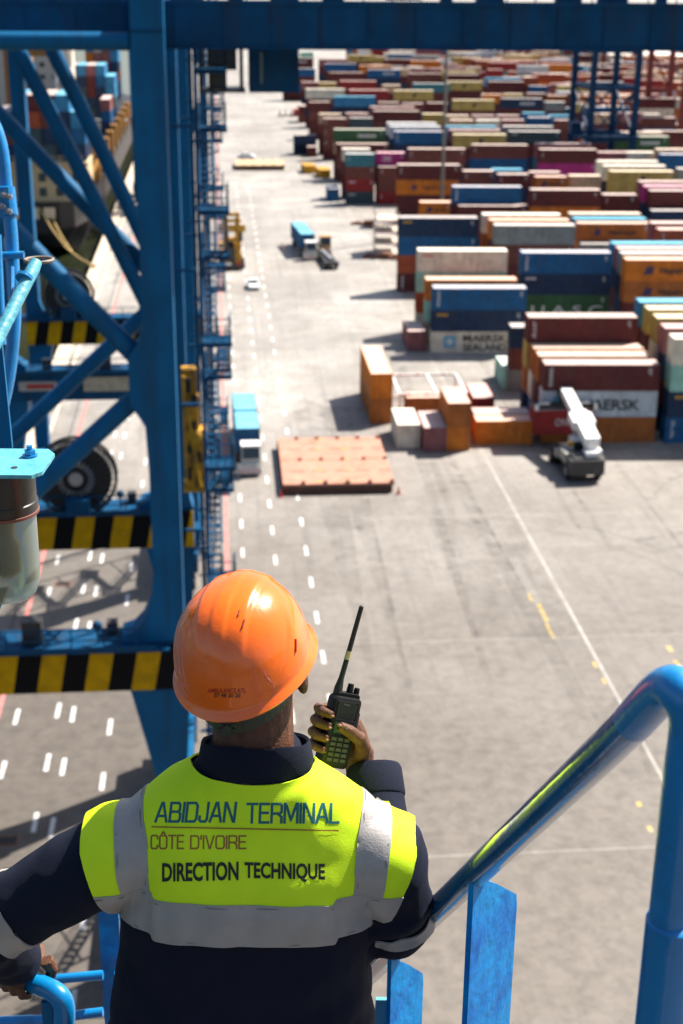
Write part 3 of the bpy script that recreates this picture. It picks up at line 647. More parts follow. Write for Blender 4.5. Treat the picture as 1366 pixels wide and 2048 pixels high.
# keep the stacks clear of each other
dx = Vector((cos(CYAW), sin(CYAW), 0)); dy = Vector((-sin(CYAW), cos(CYAW), 0))
for it in range(80):
    moved = 0
    for i in range(len(stacks)):
        for j in range(i+1, len(stacks)):
            a, b_ = stacks[i], stacks[j]; d = b_['c']-a['c']; u, v = d.dot(dx), d.dot(dy)
            ou = (a['L']+b_['L'])/2+.12-abs(u); ov = CW+.12-abs(v)
            if ou > 0 and ov > 0:
                moved += 1
                if ov < ou or ov < 1.0: s = dy*(ov/2*(1 if v > 0 else -1))
                else: s = dx*(ou/2*(1 if u > 0 else -1))
                a['c'] -= s; b_['c'] += s
    if not moved: break
KEEP = '''7f337333ff f7771777 f317111111 131331331 f11311101131 1f1733131111 3711311113111 1f111311111111113f3 73111333f1 313111111 11113313171 b13311171 11011011 0111311'''.split()      # tiers of each stack that show most; the others are merged into one mass below
MASS = []
def mass_box(L, H, ck, M): MASS.append((L, H, ck, M))
fr = random.Random(11); FC = 'mar brn blu lbl org yel wht gry rust mve tan red mve sil dor'.split()
for Y in range(400, 760, 9):
    xa = (100 + (Y-400)*.09) if Y < 575 else 64
    X = xa + fr.uniform(0,4)
    while X < min(230, 40+Y*.30):
        L, H = ((12.19, H40) if fr.random() < .6 else (6.06, H20)); n = fr.choice((2,3,4,4)); c = Vector((X+L/2, Y+fr.uniform(-.4,.4), 0))
        if all(abs((c-t['c']).dot(dx)) > (L+t['L'])/2+.3 or abs((c-t['c']).dot(dy)) > 2.8 for t in stacks) and not any(abs(c.x-gx) < 11+L/2 and gy-2.5 < Y < gy+2.5 for gx, gy in ((140,398),(140,432))):
            for k in range(n): mass_box(L, H, fr.choice(FC), Matrix.Translation(c+Vector((0,0,k*H))) @ Matrix.Rotation(CYAW,4,'Z'))
        X += L+fr.choice((.5,.7,1.2))
LEVEL = {1:['standing alone'], 2:['top','bottom'], 3:['top','middle','bottom'], 4:['top','second from top','third from top','bottom']}
for ri, (phrase, lst) in enumerate(ROWS):
    ss = sorted([s for s in stacks if s['row'] == ri], key=lambda s: proj(s['c']+Vector((0,0,s['n']*s['H'])))[0])
    for si, s in enumerate(ss):
        for k in range(s['n']):
            ck = s['cols'][k] if k < len(s['cols']) else 'mar'; code = s['codes'][k] if k < len(s['codes']) else '-'
            z = (s['n']-1-k)*s['H']
            if not int(KEEP[ri][si], 16) >> k & 1: mass_box(s['L'], s['H'], ck, Matrix.Translation(s['c']+Vector((0,0,z))) @ Matrix.Rotation(CYAW,4,'Z')); continue
            o = link('shipping_container', cmesh('body', s['L'], s['H'], ck)); o.location = s['c']+Vector((random.uniform(-.05,.05), random.uniform(-.03,.03), z)); o.rotation_euler = (0,0,CYAW+random.uniform(-.003,.003))
            lab = f"{CC[ck][1]} {'long' if s['L']>8 else 'short'} container, {LEVEL[s['n']][k]} of {ORD[si]} stack from left, {phrase}"
            tag(o, lab, 'shipping container', 'shipping containers stacked across the yard')
            link('roof', cmesh('roof', s['L'], s['H'], ck), o)
            if ri < 9: link('door_end', cmesh('doors', s['L'], s['H'], ck), o)
            if code != '-': decorate(o, code, s['L'], s['H'])
            if ri < 7 and fr.random() < .75:
                b = MB(); xx = s['L']/2-.45-fr.random()*.5
                for q in range(7): b.box((xx-(q%2)*.2, -CW/2-.005, s['H']-.45-(q//2)*.2),(.16,.008,.11))
                b.build('code_lettering', M_LET, o)
# containers standing alone on the near apron
def lone(xl, y, z0, ft, ck, label, endon=False, code='-', yaw=CYAW, ztop=None, doors=True):
    L, H = (12.19, H40) if ft == 40 else (6.06, H20)
    p = atz(xl, y, z0+H)
    ex = Vector((cos(yaw), sin(yaw), 0)); ey = Vector((-sin(yaw), cos(yaw), 0))
    o = link('shipping_container', cmesh('body', L, H, ck))
    if endon: c = Vector((p.x,p.y,z0)) + ex*(CW/2) + ey*(L/2); o.rotation_euler = (0,0,yaw+pi/2)
    else: c = Vector((p.x,p.y,z0)) + ex*(L/2) + ey*(CW/2); o.rotation_euler = (0,0,yaw)
    o.location = c
    tag(o, label, 'shipping container', 'containers standing loose on the apron')
    link('roof', cmesh('roof', L, H, ck), o)
    if doors: link('door_end', cmesh('doors', L, H, ck), o)
    if code != '-': decorate(o, code, L, H)
    return o
lone(742,748,H40,40,'org','upper of the two long orange containers standing end on beside the white frame', True, yaw=0)
o = lone(742,748,0,40,'dor','lower of the two long orange containers standing end on beside the white frame', True, yaw=0); o.location = Vector(SC.objects['shipping_container'].location) if False else o.location
o.location.xy = [q for q in COL.objects if q.get('label','').startswith('upper of the two long orange')][0].location.xy
lone(795,850,0,20,'wht','short off-white container end on, leftmost of the small group right of the hatch cover', True, yaw=-.01)
lone(848,856,0,20,'mve','short dusky pink container end on between the off-white one and the stacked orange pair', True, yaw=-.01)
a_ = lone(896,807,H20,20,'dor','upper of the two short orange containers stacked end on in front of the white frame', True, yaw=-.01)
b_ = lone(896,807,0,20,'org','lower of the two short orange containers stacked end on in front of the white frame', True, yaw=-.01); b_.location.xy = a_.location.xy
lone(953,843,0,20,'org','short orange container lying crosswise just left of the reach stacker', False, yaw=-.03)
lone(948,828,0,20,'mve','short faded pink container lying crosswise behind the orange one left of the reach stacker', False, yaw=-.03)
lone(813,796,0,20,'dor','short dull orange container with pale roof inside the white steel frame', False, yaw=-.02)
lone(946,796,0,20,'red','short bright red container end on, partly hidden behind the stacked orange pair', True, yaw=-.02)
lone(816,663,0,20,'mve','short dusky pink container alone, end on, left of the white twin-name container', True, yaw=0)
lone(587,270,H20,20,'nav','upper navy container of the pair at the left yard edge beyond the teal stack', False)
lone(587,288,0,20,'nav','lower navy container of the pair at the left yard edge beyond the teal stack', False)
lone(615,294,0,20,'mar','small maroon container end on beside the navy pair', True, yaw=0)
lone(656,378,0,20,'blu','small blue container end on at the foot of the teal-topped stack', True, yaw=0)
lone(598,212,H20,20,'mar','upper maroon container end on at the far left corner of the yard', True, yaw=0)
lone(598,229,0,20,'brn','lower brown container end on at the far left corner of the yard', True, yaw=0)
lone(1009,738,0,20,'mgr','pale green container end on left of the front maroon stacks', True, yaw=0)

# ---------------------------------------------------------------- things on the apron
M_HATCH = mat('faded_pink_hatch_paint', (.46,.205,.135), .7, var=.15, scale=.6, dirt=(.32,.13,.075), dscale=.5, damt=.8)
M_HATCHE = mat('hatch_edge_rust', (.07,.03,.02), .8)
M_HATCHY = mat('faded_yellow_hatch_paint', (.50,.36,.20), .7, var=.15, scale=.6, dirt=(.35,.2,.1), dscale=.5, damt=.6)
def hatch_cover(label, c, W, L, h, m, rows):
    root = thing('hatch_cover', label, 'hatch cover', c, radians(-.3), 'ship hatch covers laid on the apron')
    b = MB(); b.box((0,0,h-.14),(W,L,.28)); b.box((0,0,h/2-.14),(W-.3,L-.3,h-.28)); 
    for k in range(-3,4): b.box((k*W/7,-L/2+.09,h*.42),(.14,.12,h*.7)); 
    b.build('panel', m, root)
    b = MB()
    b.box((0,-L/2+.03,h*.45),(W-.5,.28,h*.62)); b.box((-W/2+.05,0,h*.45),(.25,L-.5,h*.62)); b.build('panel_skirt', M_HATCHE, root)
    b = MB()
    for iy in range(rows+1):
        y = -L/2+.3+(L-.6)*iy/rows
        for k in range(-2,3):
            x = k*W/5+.9
            b = MB()
            if iy % 2 == 0: b.box((x,y,h+.11),(.32,.42,.26))
            elif rows > 2: b.box((x-.4,y,h+.012),(1.3,.16,.03))
            if b.v: b.build('container_socket', M_RUST, root)
    for iy in range(rows+1):
        for x in (-W*.17,W*.08):
            b = MB(); b.box((x+.2*iy,-L/2+.6+(L-1.2)*iy/rows,h+.02),(.8,.35,.035))
            if rows > 2: b.build('yellow_mark', M_MARKY, root)
    b = MB(); b.box((-.2,0,h+.008),(W*.9,.1,.02)); b.build('panel_seam', M_RUST, root)
    return root
pL, pR, pB = atz(567,992,0), atz(786,986,0), atz(557,905,0)
hatch_cover('large pink steel hatch cover lying flat on the apron beside the truck', ((pL.x+pR.x)/2+.1, (pL.y+pR.y)/2+7.3, 0), 10.7, 14.2, 1.05, M_HATCH, 4)
pL, pR = atz(466,342,0), atz(575,339,0)
hatch_cover('pale yellow hatch cover lying far up the lane near the yard edge', ((pL.x+pR.x)/2,(pL.y+pR.y)/2+5.5,0), 12.2, 11, 1.2, M_HATCHY, 2)
for i, (x, y) in enumerate(((562,994),(797,988),(557,892),(770,930))):
    p = atz(x,y,0); b = MB(); b.path([(0,0,.05),(0,0,.72)],[.15,.04],10); b.box((0,0,.03),(.42,.42,.05))
    o = b.build('traffic_cone', M_RED); o.location = p; tag(o, f"small faded red cone at the {['front left','front right','rear left','right'][i]} corner of the pink hatch cover", 'traffic cone', 'cones round the hatch cover')

def wheel(x, y, r, w, root):
    b = MB(); b.path([(x-w/2,y,r),(x-w*.42,y,r),(x+w*.42,y,r),(x+w/2,y,r)], [r*.9,r,r,r*.9], 18); o = b.build('wheel', M_BLACK, root, smooth=True)
    b = MB(); b.path([(x-w/2-.02,y,r),(x+w/2+.02,y,r)], r*.5, 12); b.build('rim', M_STEEL, o)
M_REDW = mat('red_chevron', (.45,.04,.03), .5)
def tractor(label, loc, rz, cabm, roofm, roof_h=3.1):
    r = thing('terminal_tractor', label, 'truck', loc, rz, 'terminal tractors on the apron')
    b = MB(); b.box((0,2.2,.85),(1.1,6.2,.35)); b.box((0,-.75,.72),(2.3,1.0,.55)); b.box((0.55,.35,1.15),(1.2,1.5,.35)); b.build('chassis', M_DARK, r)
    b = MB(); b.box((0,-1.28,.62),(2.42,.14,.62)); bp = b.build('bumper', M_WHITE, r)
    b = MB()
    for k in range(6): b.prism([(-1.1+k*.38,-1.36,.36),(-.95+k*.38,-1.36,.36),(-.80+k*.38,-1.36,.88),(-.95+k*.38,-1.36,.88)],(0,.008,0))
    b.build('bumper_stripes', M_REDW, bp)
    b = MB(); x0, x1 = -.75, 1.1
    b.prism([(x0,-1.0,1.0),(x0,.55,1.0),(x0,.55,roof_h-.12),(x0,-.72,roof_h-.12),(x0,-1.05,1.75)],(x1-x0,0,0)); b.box((-.2,-1.12,1.15),(2.1,.3,.45)); c = b.build('cab', cabm, r)
    b = MB(); b.box((.17,-.18,roof_h-.02),(1.95,1.7,.16)); b.build('cab_roof', roofm, c)
    b = MB(); b.prism([(x0+.12,-1.06,1.8),(x1-.12,-1.06,1.8),(x1-.12,-.76,roof_h-.25),(x0+.12,-.76,roof_h-.25)],(0,-.012,0)); b.build('windscreen', M_GLASS, c)
    b = MB()
    for s in (x0-.012, x1+.004): b.box((s,-.1,2.2),(.02,1.0,.85))
    b.build('side_window', M_GLASS, c)
    for s in (-.85,.85):
        b = MB(); b.box((s,-1.3,1.1),(.28,.08,.18)); b.build('headlight', M_WHITE, r)
    b = MB(); b.tube((-.95,-.2,1.0),(-.95,-.2,2.5),.09); b.tube((-1.0,-1.0,1.6),(-1.35,-1.1,2.1),.03); b.box((-1.36,-1.12,2.1),(.06,.16,.3)); b.build('exhaust_and_mirror', M_DARK, r)
    for x in (-1.0,1.0):
        for y in (-.35,3.3): wheel(x,y,.5,.36,r)
    return r
def trailer(label, loc, rz):
    r = thing('container_trailer', label, 'trailer', loc, rz, 'container trailers on the apron')
    b = MB(); 
    for x in (-.5,.5): b.box((x,8.6,1.2),(.2,13,.34))
    for k in range(9): b.box((0,2.4+k*1.6,1.22),(2.4,.16,.22))
    b.build('frame', M_DARK, r)
    for y in (11.6,13.0):
        for x in (-.95,.95): wheel(x,y,.5,.45,r)
    return r
def truck_boxes(loc, rz, names):
    M = Matrix.Translation(loc) @ Matrix.Rotation(rz, 4, 'Z')
    for k, lab in enumerate(names):
        o = link('shipping_container', cmesh('body',6.06,H20,'blu')); o.matrix_world = M @ Matrix.Translation((0,5.0+k*6.5,1.38)) @ Matrix.Rotation(pi/2,4,'Z')
        tag(o, lab, 'shipping container', 'blue containers riding on trailers'); link('roof', cmesh('roof',6.06,H20,'lbl'), o); link('door_end', cmesh('doors',6.06,H20,'blu'), o)
M_CABW = mat('cab_white', (.55,.56,.53), .45, dirt=(.3,.27,.22), damt=.5)
p = atz(499,955,0); p.y += 1.5
tractor('white terminal tractor with red chevron bumper hauling two blue containers', p, radians(1.0), M_CABW, M_WHITE); trailer('trailer under the two blue containers nearest the pink hatch cover', p, radians(1.0))
truck_boxes(p, radians(1.0), ['front blue container on the trailer of the truck beside the pink hatch cover','rear blue container on the trailer of the truck beside the pink hatch cover'])
p = atz(620,522,0); p.y += 1.5
tractor('white terminal tractor far up the apron beside the empty tan one', p, radians(5), M_CABW, M_WHITE); trailer('trailer under the two blue containers far up the apron', p, radians(5))
truck_boxes(p, radians(5), ['front blue container on the far truck next to the tan tractor','rear blue container on the far truck next to the tan tractor'])
M_CABT = mat('cab_tan', (.50,.29,.12), .5, dirt=(.2,.14,.08), damt=.4)
p = atz(664,540,0)
t = tractor('tan topped tractor with bare dark chassis standing right of the far blue truck', (p.x-.3,p.y+14.0,0), radians(4), M_CABT, M_CABT, 3.2)
r = thing('container_trailer', 'bare dark trailer pointing at the viewer in front of the tan tractor', 'trailer', (p.x,p.y,0), radians(4), 'container trailers on the apron')
b = MB()
for x in (-.75,.75): b.box((x,5.8,1.0),(.3,11,.4))
b.box((0,.4,1.0),(2.4,.8,.6)); b.box((0,5.5,.95),(2.2,10.5,.12)); 
for k in range(6): b.box((0,1.5+k*1.8,1.02),(2.3,.25,.3))
b.build('frame', M_DARK, r)
b = MB(); b.bar((.25,2.5,1.32),(-.35,9.5,1.6),.45,.25); b.build('drawbar', M_STEEL, r)
for y in (1.2,2.6,9.0):
    for x in (-.95,.95): wheel(x,y,.5,.45,r)

# white car on the lane
def sedan(label, loc, rz):
    r = thing('parked_car', label, 'car', loc, rz)
    rings = []
    for y, zb, zt, w in ((-2.15,.35,.62,.75),(-2.0,.28,.78,.86),(-1.2,.25,.92,.89),(0,.25,.95,.90),(1.3,.25,.95,.89),(2.0,.3,.92,.84),(2.2,.4,.75,.75)):
        rings.append([Vector((x,y,z)) for x, z in ((-w,zb),(w,zb),(w,zt-.12),(w*.92,zt),(-w*.92,zt),(-w,zt-.12))])
    b = MB(); b.loft(rings); body = b.build('body', M_WHITE, r, smooth=True)
    rings = []
    for y, z, w in ((-1.05,.92,.80),(-.35,1.40,.64),(.75,1.42,.64),(1.45,.94,.78)):
        rings.append([Vector((x,y,zz)) for x, zz in ((-w,.90),(w,.90),(w,z),(-w,z))])
    b = MB(); b.loft(rings); cabn = b.build('cabin', M_WHITE, body)
    b = MB(); b.prism([(-.70,-.99,.99),(.70,-.99,.99),(.58,-.42,1.37),(-.58,-.42,1.37)],(0,-.03,.02)); b.build('windscreen', M_GLASS, cabn)
    b = MB(); b.prism([(-.68,1.40,1.0),(.68,1.40,1.0),(.58,.85,1.37),(-.58,.85,1.37)],(0,.03,.02)); b.build('rear_window', M_GLASS, cabn)
    for x in (-.78,.78):
        for y in (-1.35,1.35): wheel(x,y,.32,.2,r)
    return r
p = atz(508,582,0); sedan('small white car driving on the dashed lane left of the far blue truck', (p.x,p.y+2.2,0), radians(2))
p = atz(493,318,0); sedan('white vehicle parked right behind the pale yellow hatch cover', (p.x,p.y+2,0), radians(80))

# reach stacker with a red container in its spreader
def reach_stacker(loc, rz):
    r = thing('reach_stacker', 'white and black reach stacker with raised boom holding a red container', 'reach stacker', loc, rz)
    b = MB(); b.prism([(-1.3,-3.6,1.0),(-1.3,-3.9,1.5),(-1.3,-3.7,2.5),(-1.3,-2.2,2.7),(-1.3,3.6,1.7),(-1.3,3.6,.8)],(2.6,0,0)); b.box((0,-3.5,1.6),(3.4,1.1,1.5)); b.build('chassis', M_DARK, r)
    b = MB(); b.box((.55,-2.9,2.75),(1.3,1.2,.5)); b.box((1.35,-1.9,2.3),(.9,1.2,1.1)); b.build('engine_cover', M_WHITE, r)
    b = MB(); b.box((-1.35,-1.0,2.0),(.9,2.4,1.0)); b.box((-1.6,1.2,1.5),(.5,1.2,.7)); b.build('side_tank', mat('tank_grey',(.32,.31,.27),.6), r)
    b = MB(); b.prism([(-.75,-1.0,1.9),(-.75,.9,1.9),(-.75,.7,3.5),(-.75,-.8,3.5)],(1.3,0,0)); c = b.build('cab', M_CABW, r)
    b = MB(); b.box((-.1,-1.0,2.85),(1.1,.06,.9)); b.build('cab_window', M_GLASS, c); b = MB(); b.box((-.1,.88,2.8),(1.1,.06,.9)); b.build('cab_window', M_GLASS, c)
    b = MB(); b.box((-.95,-.9,3.1),(.5,.12,.5)); b.box((1.5,-.6,3.1),(.4,.12,.4)); b.build('work_lamp', M_YEL, r)
    # telescopic boom
    b = MB(); b.box((.75,-2.5,3.2),(1.0,.5,1.5)); b.bar((.75,-2.5,3.7),(.75,3.0,5.0),1.5,1.0); b.bar((.75,.6,4.45),(.75,2.6,4.9),2.3,.9); bo = b.build('boom', M_WHITE, r)
    b = MB(); b.bar((.75,2.6,4.85),(.75,8.0,6.0),1.15,.75); b.bar((.75,7.7,5.95),(.75,8.6,5.5),1.0,.5); b.build('boom_extension', M_WHITE, bo)
    for s in (.1,1.4):
        b = MB(); b.tube((s,.6,1.6),(s,2.2,4.6),.16); b.build('lift_cylinder', M_STEEL, r)
    b = MB(); b.box((.75,8.6,5.5),(1.3,1.6,.7)); b.box((.75,8.6,4.75),(1.0,2.0,.5)); b.box((.75,8.6,4.35),(6.0,.9,.35))
    for s in (-1,1): b.box((.75+s*3.1,8.6,4.3),(.4,2.5,.45))
    sp = b.build('spreader', M_DARK, bo)
    b = MB()
    for s in (-1,1): b.box((.75+s*2.2,8.1,4.62),(1.1,.3,.22)); b.box((.75+s*3.15,7.4,4.4),(.35,.3,.6))
    b.build('spreader_arm', M_WHITE, sp)
    for x in (-1.75,-1.05,1.05,1.75):
        wheel(x,2.6,.85,.6,r)
    for x in (-1.5,1.5): wheel(x,-2.5,.8,.55,r)
    return r
p = atz(1180,966,0); RSZ = radians(2); rsl = Vector((p.x-.5,p.y+3.9,0)); reach_stacker(rsl, RSZ)
o = link('shipping_container', cmesh('body',6.06,H20,'red')); o.matrix_world = Matrix.Translation(rsl) @ Matrix.Rotation(RSZ,4,'Z') @ Matrix.Translation((.55,8.6,1.42))
tag(o, 'short red container hanging from the spreader of the white reach stacker', 'shipping container'); link('roof', cmesh('roof',6.06,H20,'red'), o); link('door_end', cmesh('doors',6.06,H20,'red'), o); decorate(o,'ow',6.06,H20)

# yellow handler far up the lane, on the ground by the second crane
def handler(label, loc, rz, sc=1.0):
    r = thing('container_handler', label, 'forklift', loc, rz); b = MB()
    b.box((0,2.2,1.5),(2.6,4.6,1.7)); b.box((0,4.6,2.2),(3.0,1.2,1.8)); b.box((0,1.4,2.5),(2.2,1.6,.6)); b.build('body', M_YEL, r)
    b = MB()
    for x in (-.9,.9):
        b.box((x,-.5,4.4),(.4,.5,8.4)); b.box((x*.62,-.75,4.2),(.22,.35,7.4))
    for z in (1.2,4.6,8.3): b.box((0,-.45,z),(2.2,.3,.5))
    b.box((0,-.9,6.3),(3.6,.4,1.0)); b.box((0,-.8,7.4),(2.6,.3,.5)); b.build('mast', M_YEL, r)
    b = MB(); b.box((-.3,1.6,3.5),(1.5,1.7,1.7)); c = b.build('cab', M_YEL, r)
    b = MB(); b.box((-.3,.72,3.6),(1.3,.08,1.2)); b.build('cab_window', M_GLASS, c); b = MB(); b.box((-.3,2.46,3.6),(1.3,.06,1.2)); b.build('cab_window', M_GLASS, c)
    b = MB(); b.box((0,-.9,.7),(3.4,.5,.7)); b.box((0,-.75,2.4),(1.6,.2,2.2)); b.box((1.2,-.6,5.2),(.5,.3,2.0)); b.build('fork_carriage', M_DARK, r)
    b = MB(); b.box((-.6,-1.17,1.05),(1.0,.05,.4)); b.build('number_plate', M_WHITE, r)
    b = MB(); b.box((.9,-1.17,1.05),(.5,.05,.4)); b.build('red_light', M_RED, r)
    for x in (-1.4,1.4):
        wheel(x,.6,.85,.6,r); wheel(x,4.2,.7,.5,r)
    return r
p = atz(458,541,0); handler('yellow mast handler standing beside the dashed lane behind the stair tower', (p.x+.5,p.y+1.2,0), radians(2)).scale = (1.25,1.25,1.1)

# white over-height lifting frame among the loose containers
p0 = atz(800,858,2.6); r = thing('lifting_frame', 'white steel lifting frame standing among the loose orange containers', 'steel frame', atz(792,842,0))
ax = atz(800,789,2.7); bx_ = atz(935,789,2.7); W_ = bx_.x-ax.x; q = Vector((ax.x, ax.y, 0)); r.location = q
b = MB(); D_ = 8.0
for y in (0,D_): b.box((W_/2,y,2.7),(W_,.2,.24)); b.box((W_/2,y,.15),(W_,.16,.2))
for x in (0,W_*.55,W_): b.box((x,D_/2,2.72),(.22,D_-.2,.2))
for k in range(1,6): b.box((W_*k/6,0,1.45),(.08,.06,2.4))
b.build('top_frame', M_WHITE, r)
for x in (0,W_):
    for y in (0,D_): b = MB(); b.box((x,y,1.3),(.2,.2,2.6)); b.build('post', M_WHITE, r)
b = MB()
for x in (.9,W_*.4,W_*.8): b.box((x,-.12,2.76),(.5,.06,.14)); b.box((x,D_-.12,2.76),(.5,.06,.14))
b.build('red_mark', M_REDW, r)

# stacked flat racks by the yard edge, and loose spreader bars
M_RACK = mat('flat_rack_pale', (.50,.44,.36), .7, var=.2, scale=.8, dirt=(.3,.14,.09), damt=.5)
p = atz(752,512,0)
for k in range(4):
    b = MB(); b.box((1.9,3.0,.25),(4.2,6.0,.3)); 
    for x in (-.1,3.9):
        for y in (.1,5.9): b.box((x,y,.9),(.22,.22,1.55))
    for kk in range(5): b.box((.2+kk*.85,-.03,.25),(.2,.08,.34))
    r = thing('flat_rack', ['bottom','second lowest','second highest','top'][k]+' pale flat rack of the stack left of the tall navy containers', 'flat rack', (p.x,p.y,k*1.95), radians(-3), 'flat racks stacked at the yard edge')
    b.build('frame', M_RACK, r); b = MB(); b.box((1.9,-.06,.18),(3.4,.05,.14)); b.build('red_edge', M_REDW, r)
for (x,y,lab,rz,L) in ((735,452,'thin dark bent spreader bar on the ground left of the flat racks, rear one',-.7,6),(770,518,'rusty spreader bar on the ground in front of the flat racks',-.5,7)):
    p = atz(x,y,0); b = MB(); b.bar((-L/2,0,.35),(L/2,0,.35),.4,.5); 
    for s in (-1,1): b.bar((s*L/2,-1.2,.3),(s*L/2,1.6,.3),.35,.5)
    b.box((0,.4,.7),(1.6,1.2,.7)); o = b.build('spreader_bar', M_RUST); o.location = p; o.rotation_euler = (0,0,rz); tag(o, lab, 'spreader bar', 'spreader bars left on the ground')
p = atz(640,356,0)
for k, (dx_, dy_) in enumerate(((-1.8,7.5),(1.3,0))):
    b = MB(); b.box((0,3,.9),(2.6,5.6,1.7)); 
    for q in range(5): b.box((0,.6+q*1.2,.9),(2.75,.15,1.75))
    b.box((0,3,1.8),(2.8,6.0,.16)); o = b.build('steel_skip', M_YEL); o.location = (p.x+dx_,p.y+dy_,0); o.rotation_euler=(0,0,.12)
    tag(o, ('rear' if k==0 else 'front')+' yellow steel skip at the yard edge left of the dark green container row', 'skip', 'yellow skips at the yard edge')
p = atz(560,232,0)
b = MB()
for k in range(6): b.box((k*1.9,0,1.0+.2*(k%2)),(.3,2.4,2.0)); 
b.box((4.6,0,.5),(10.5,2.4,.3)); o = b.build('flat_rack', M_RACK); o.location = p; tag(o, 'far away pale flat rack lying on the lane edge beyond the yellow hatch cover','flat rack')
p = atz(594,232,0); b = MB(); b.box((0,0,1.1),(2.4,3,2.2)); b.box((0,-1.52,1.1),(2.0,.06,1.8)); o = b.build('tool_box', M_RED); o.location = p; tag(o,'small red steel box beside the far pale flat rack','steel box')

# ---------------------------------------------------------------- yard gantries
def yard_gantry(label, X, Y, m, group='rubber tyred yard cranes', h=25.5, base=6.5, span=34, yaw=0):
    r = thing('yard_gantry', label, 'yard crane', (X,Y,0), yaw, group)
    for y in (0, span):
        for x in (0, base):
            b = MB(); b.prism([(x-1.0,y-.6,1.6),(x+1.0,y-.6,1.6),(x+.7,y-.6,h),(x-.7,y-.6,h)],(0,1.2,0)); b.build('leg', m, r)
        b = MB(); b.box((base/2,y,1.3),(base+4.5,1.1,1.1)); b.build('sill', m, r)
        b = MB(); b.box((base/2,y,h*.52),(base,.9,1.3)); b.build('cross_beam', m, r); b = MB(); b.box((base/2,y,h-.4),(base+1,.9,1.2)); b.build('cross_beam', m, r); b = MB(); b.bar((0,y,2),(base,y,h*.5),.5,.5); b.build('brace', m, r); b = MB(); b.bar((base,y,h*.52),(0,y,h-1),.5,.5); b.build('brace', m, r)
        for x in (-1.2,.4,base-.4,base+1.2): b = MB(); b.path([(x-.0,y-.35,.75),(x,y+.35,.75)],.75,14); b.build('tyre', M_BLACK, r)
        b = MB(); b.box((base+.6,y-1.0,3.2),(2.6,1.2,2.6)); b.build('electric_house', m, r); b = MB(); rail_part(b, [(-1,y-.9,h*.55),(base+1,y-.9,h*.55)], gap=1.4, r=.06); b.build('walkway_railing', m, r)
    for x in (0, base):
        b = MB(); b.box((x,span/2,h+.6),(1.1,span+3,1.6)); b.build('girder', m, r)
    b = MB(); b.box((base/2,span*.35,h+1.9),(base+.5,4.5,1.6)); b.build('trolley', m, r)
    return r
M_YB = mat('yard_crane_blue', (.003,.032,.085), .5, spec=.15); M_YR = mat('yard_crane_red', (.16,.012,.010), .5)
r = thing('yard_gantry', 'dark blue lattice yard crane standing over the pale-roofed containers at the upper right', 'yard crane', (aty(1185,280,322).x,322,0), 0, 'rubber tyred yard cranes'); ro = r.location.copy()
L4 = [(aty(px,200,Y).x, Y) for px, Y in ((1184,322),(1272,322),(1146,333),(1228,333))]
for x, y in L4:
    b = MB(); b.prism([(x-.75,y-.5,1.5),(x+.75,y-.5,1.5),(x+.65,y-.5,31),(x-.65,y-.5,31)],(0,1,0)); b.build('leg', M_YB, r, ro)
    b = MB(); b.path([(x,y-.3,.75),(x,y+.3,.75)],.75,14); b.build('tyre', M_BLACK, r, ro)
for i_, j_ in ((0,1),(2,3),(0,2),(1,3)):
    for z_, hh_ in ((11.6,1.3),(22.4,.9),(30.5,1.4)): b = MB(); b.bar((*L4[i_],z_),(*L4[j_],z_),.7,hh_); b.build('cross_beam', M_YB, r, ro)
    b = MB(); b.bar((*L4[i_],12.2),(*L4[j_],22),.35,.35); b.build('brace', M_YB, r, ro); b = MB(); b.bar((*L4[j_],12.2),(*L4[i_],22),.35,.35); b.build('brace', M_YB, r, ro)
b = MB(); q0, q1 = L4[0], L4[1]; rail_part(b, [(q0[0]-4,320.8,12.3),(q1[0]+1,320.8,12.3)], gap=1.1, r=.09); b.box(((q0[0]+q1[0])/2-1.5,321,11.9),(q1[0]-q0[0]+5,1.4,.5)); b.build('walkway', M_YB, r, ro)
b = MB(); b.box((q0[0]-2.5,326,13.4),(2.4,3.5,2.6)); b.build('electric_house', M_YB, r, ro)
pa = aty(1358,300,398); yard_gantry('red yard crane at the right edge of the picture', pa.x, 398, M_YR, yaw=radians(0))
pa = aty(1036,140,655); yard_gantry('red yard crane far away in front of the green trees', pa.x, 655, M_YR, base=3.6)
pa = aty(1205,140,640); yard_gantry('red yard crane far away behind the dark blue one', pa.x, 640, M_YR, base=14)

# ---------------------------------------------------------------- moored ship
M_HULL = mat('black_hull', (.010,.010,.012), .5, dirt=(.04,.02,.015), damt=.4, dscale=.3)
sh = thing('container_ship', 'black hulled container ship with cream superstructure moored along the quay', 'ship', (-37,262,-3))
b = MB(); rings = []
for y, hw, zb in ((0,8.5,4.5),(1.5,11,2.0),(10,13.2,-.5),(40,14.2,-.5),(190,14.2,-.5),(225,9,-.5),(245,1.0,-.5)):
    rings.append([Vector((x,y,z)) for x, z in ((-hw*.8,zb),(hw*.8,zb),(hw,5.5),(hw,10),(-hw,10),(-hw,5.5))])
b.loft(rings); b.build('hull', M_HULL, sh)
b = MB()
for x, w in ((1.2,2.8),(4.4,.9),(6.7,2.0)): b.box((x,-.02 if abs(x)<6 else .02,8.2),(w,.25,2.0))
b.build('mooring_port', mat('port_inside',(.85,.66,.42),.7), sh)  # lit deck behind the openings, its light put into a bright colour
b = MB(); b.box((1.0,9,13.4),(25,14,6.4)); b.box((1,9,10.2),(26,15,.4)); b.box((1,6,16.8),(26,10,.4)); s = b.build('superstructure', M_CREAM, sh)
b = MB()
for x in range(-10,13,3):
    for z in (11.7,14.3): b.box((x+.6,1.97,z),(1.3,.1,1.5))
b.build('window', M_GLASS, s)
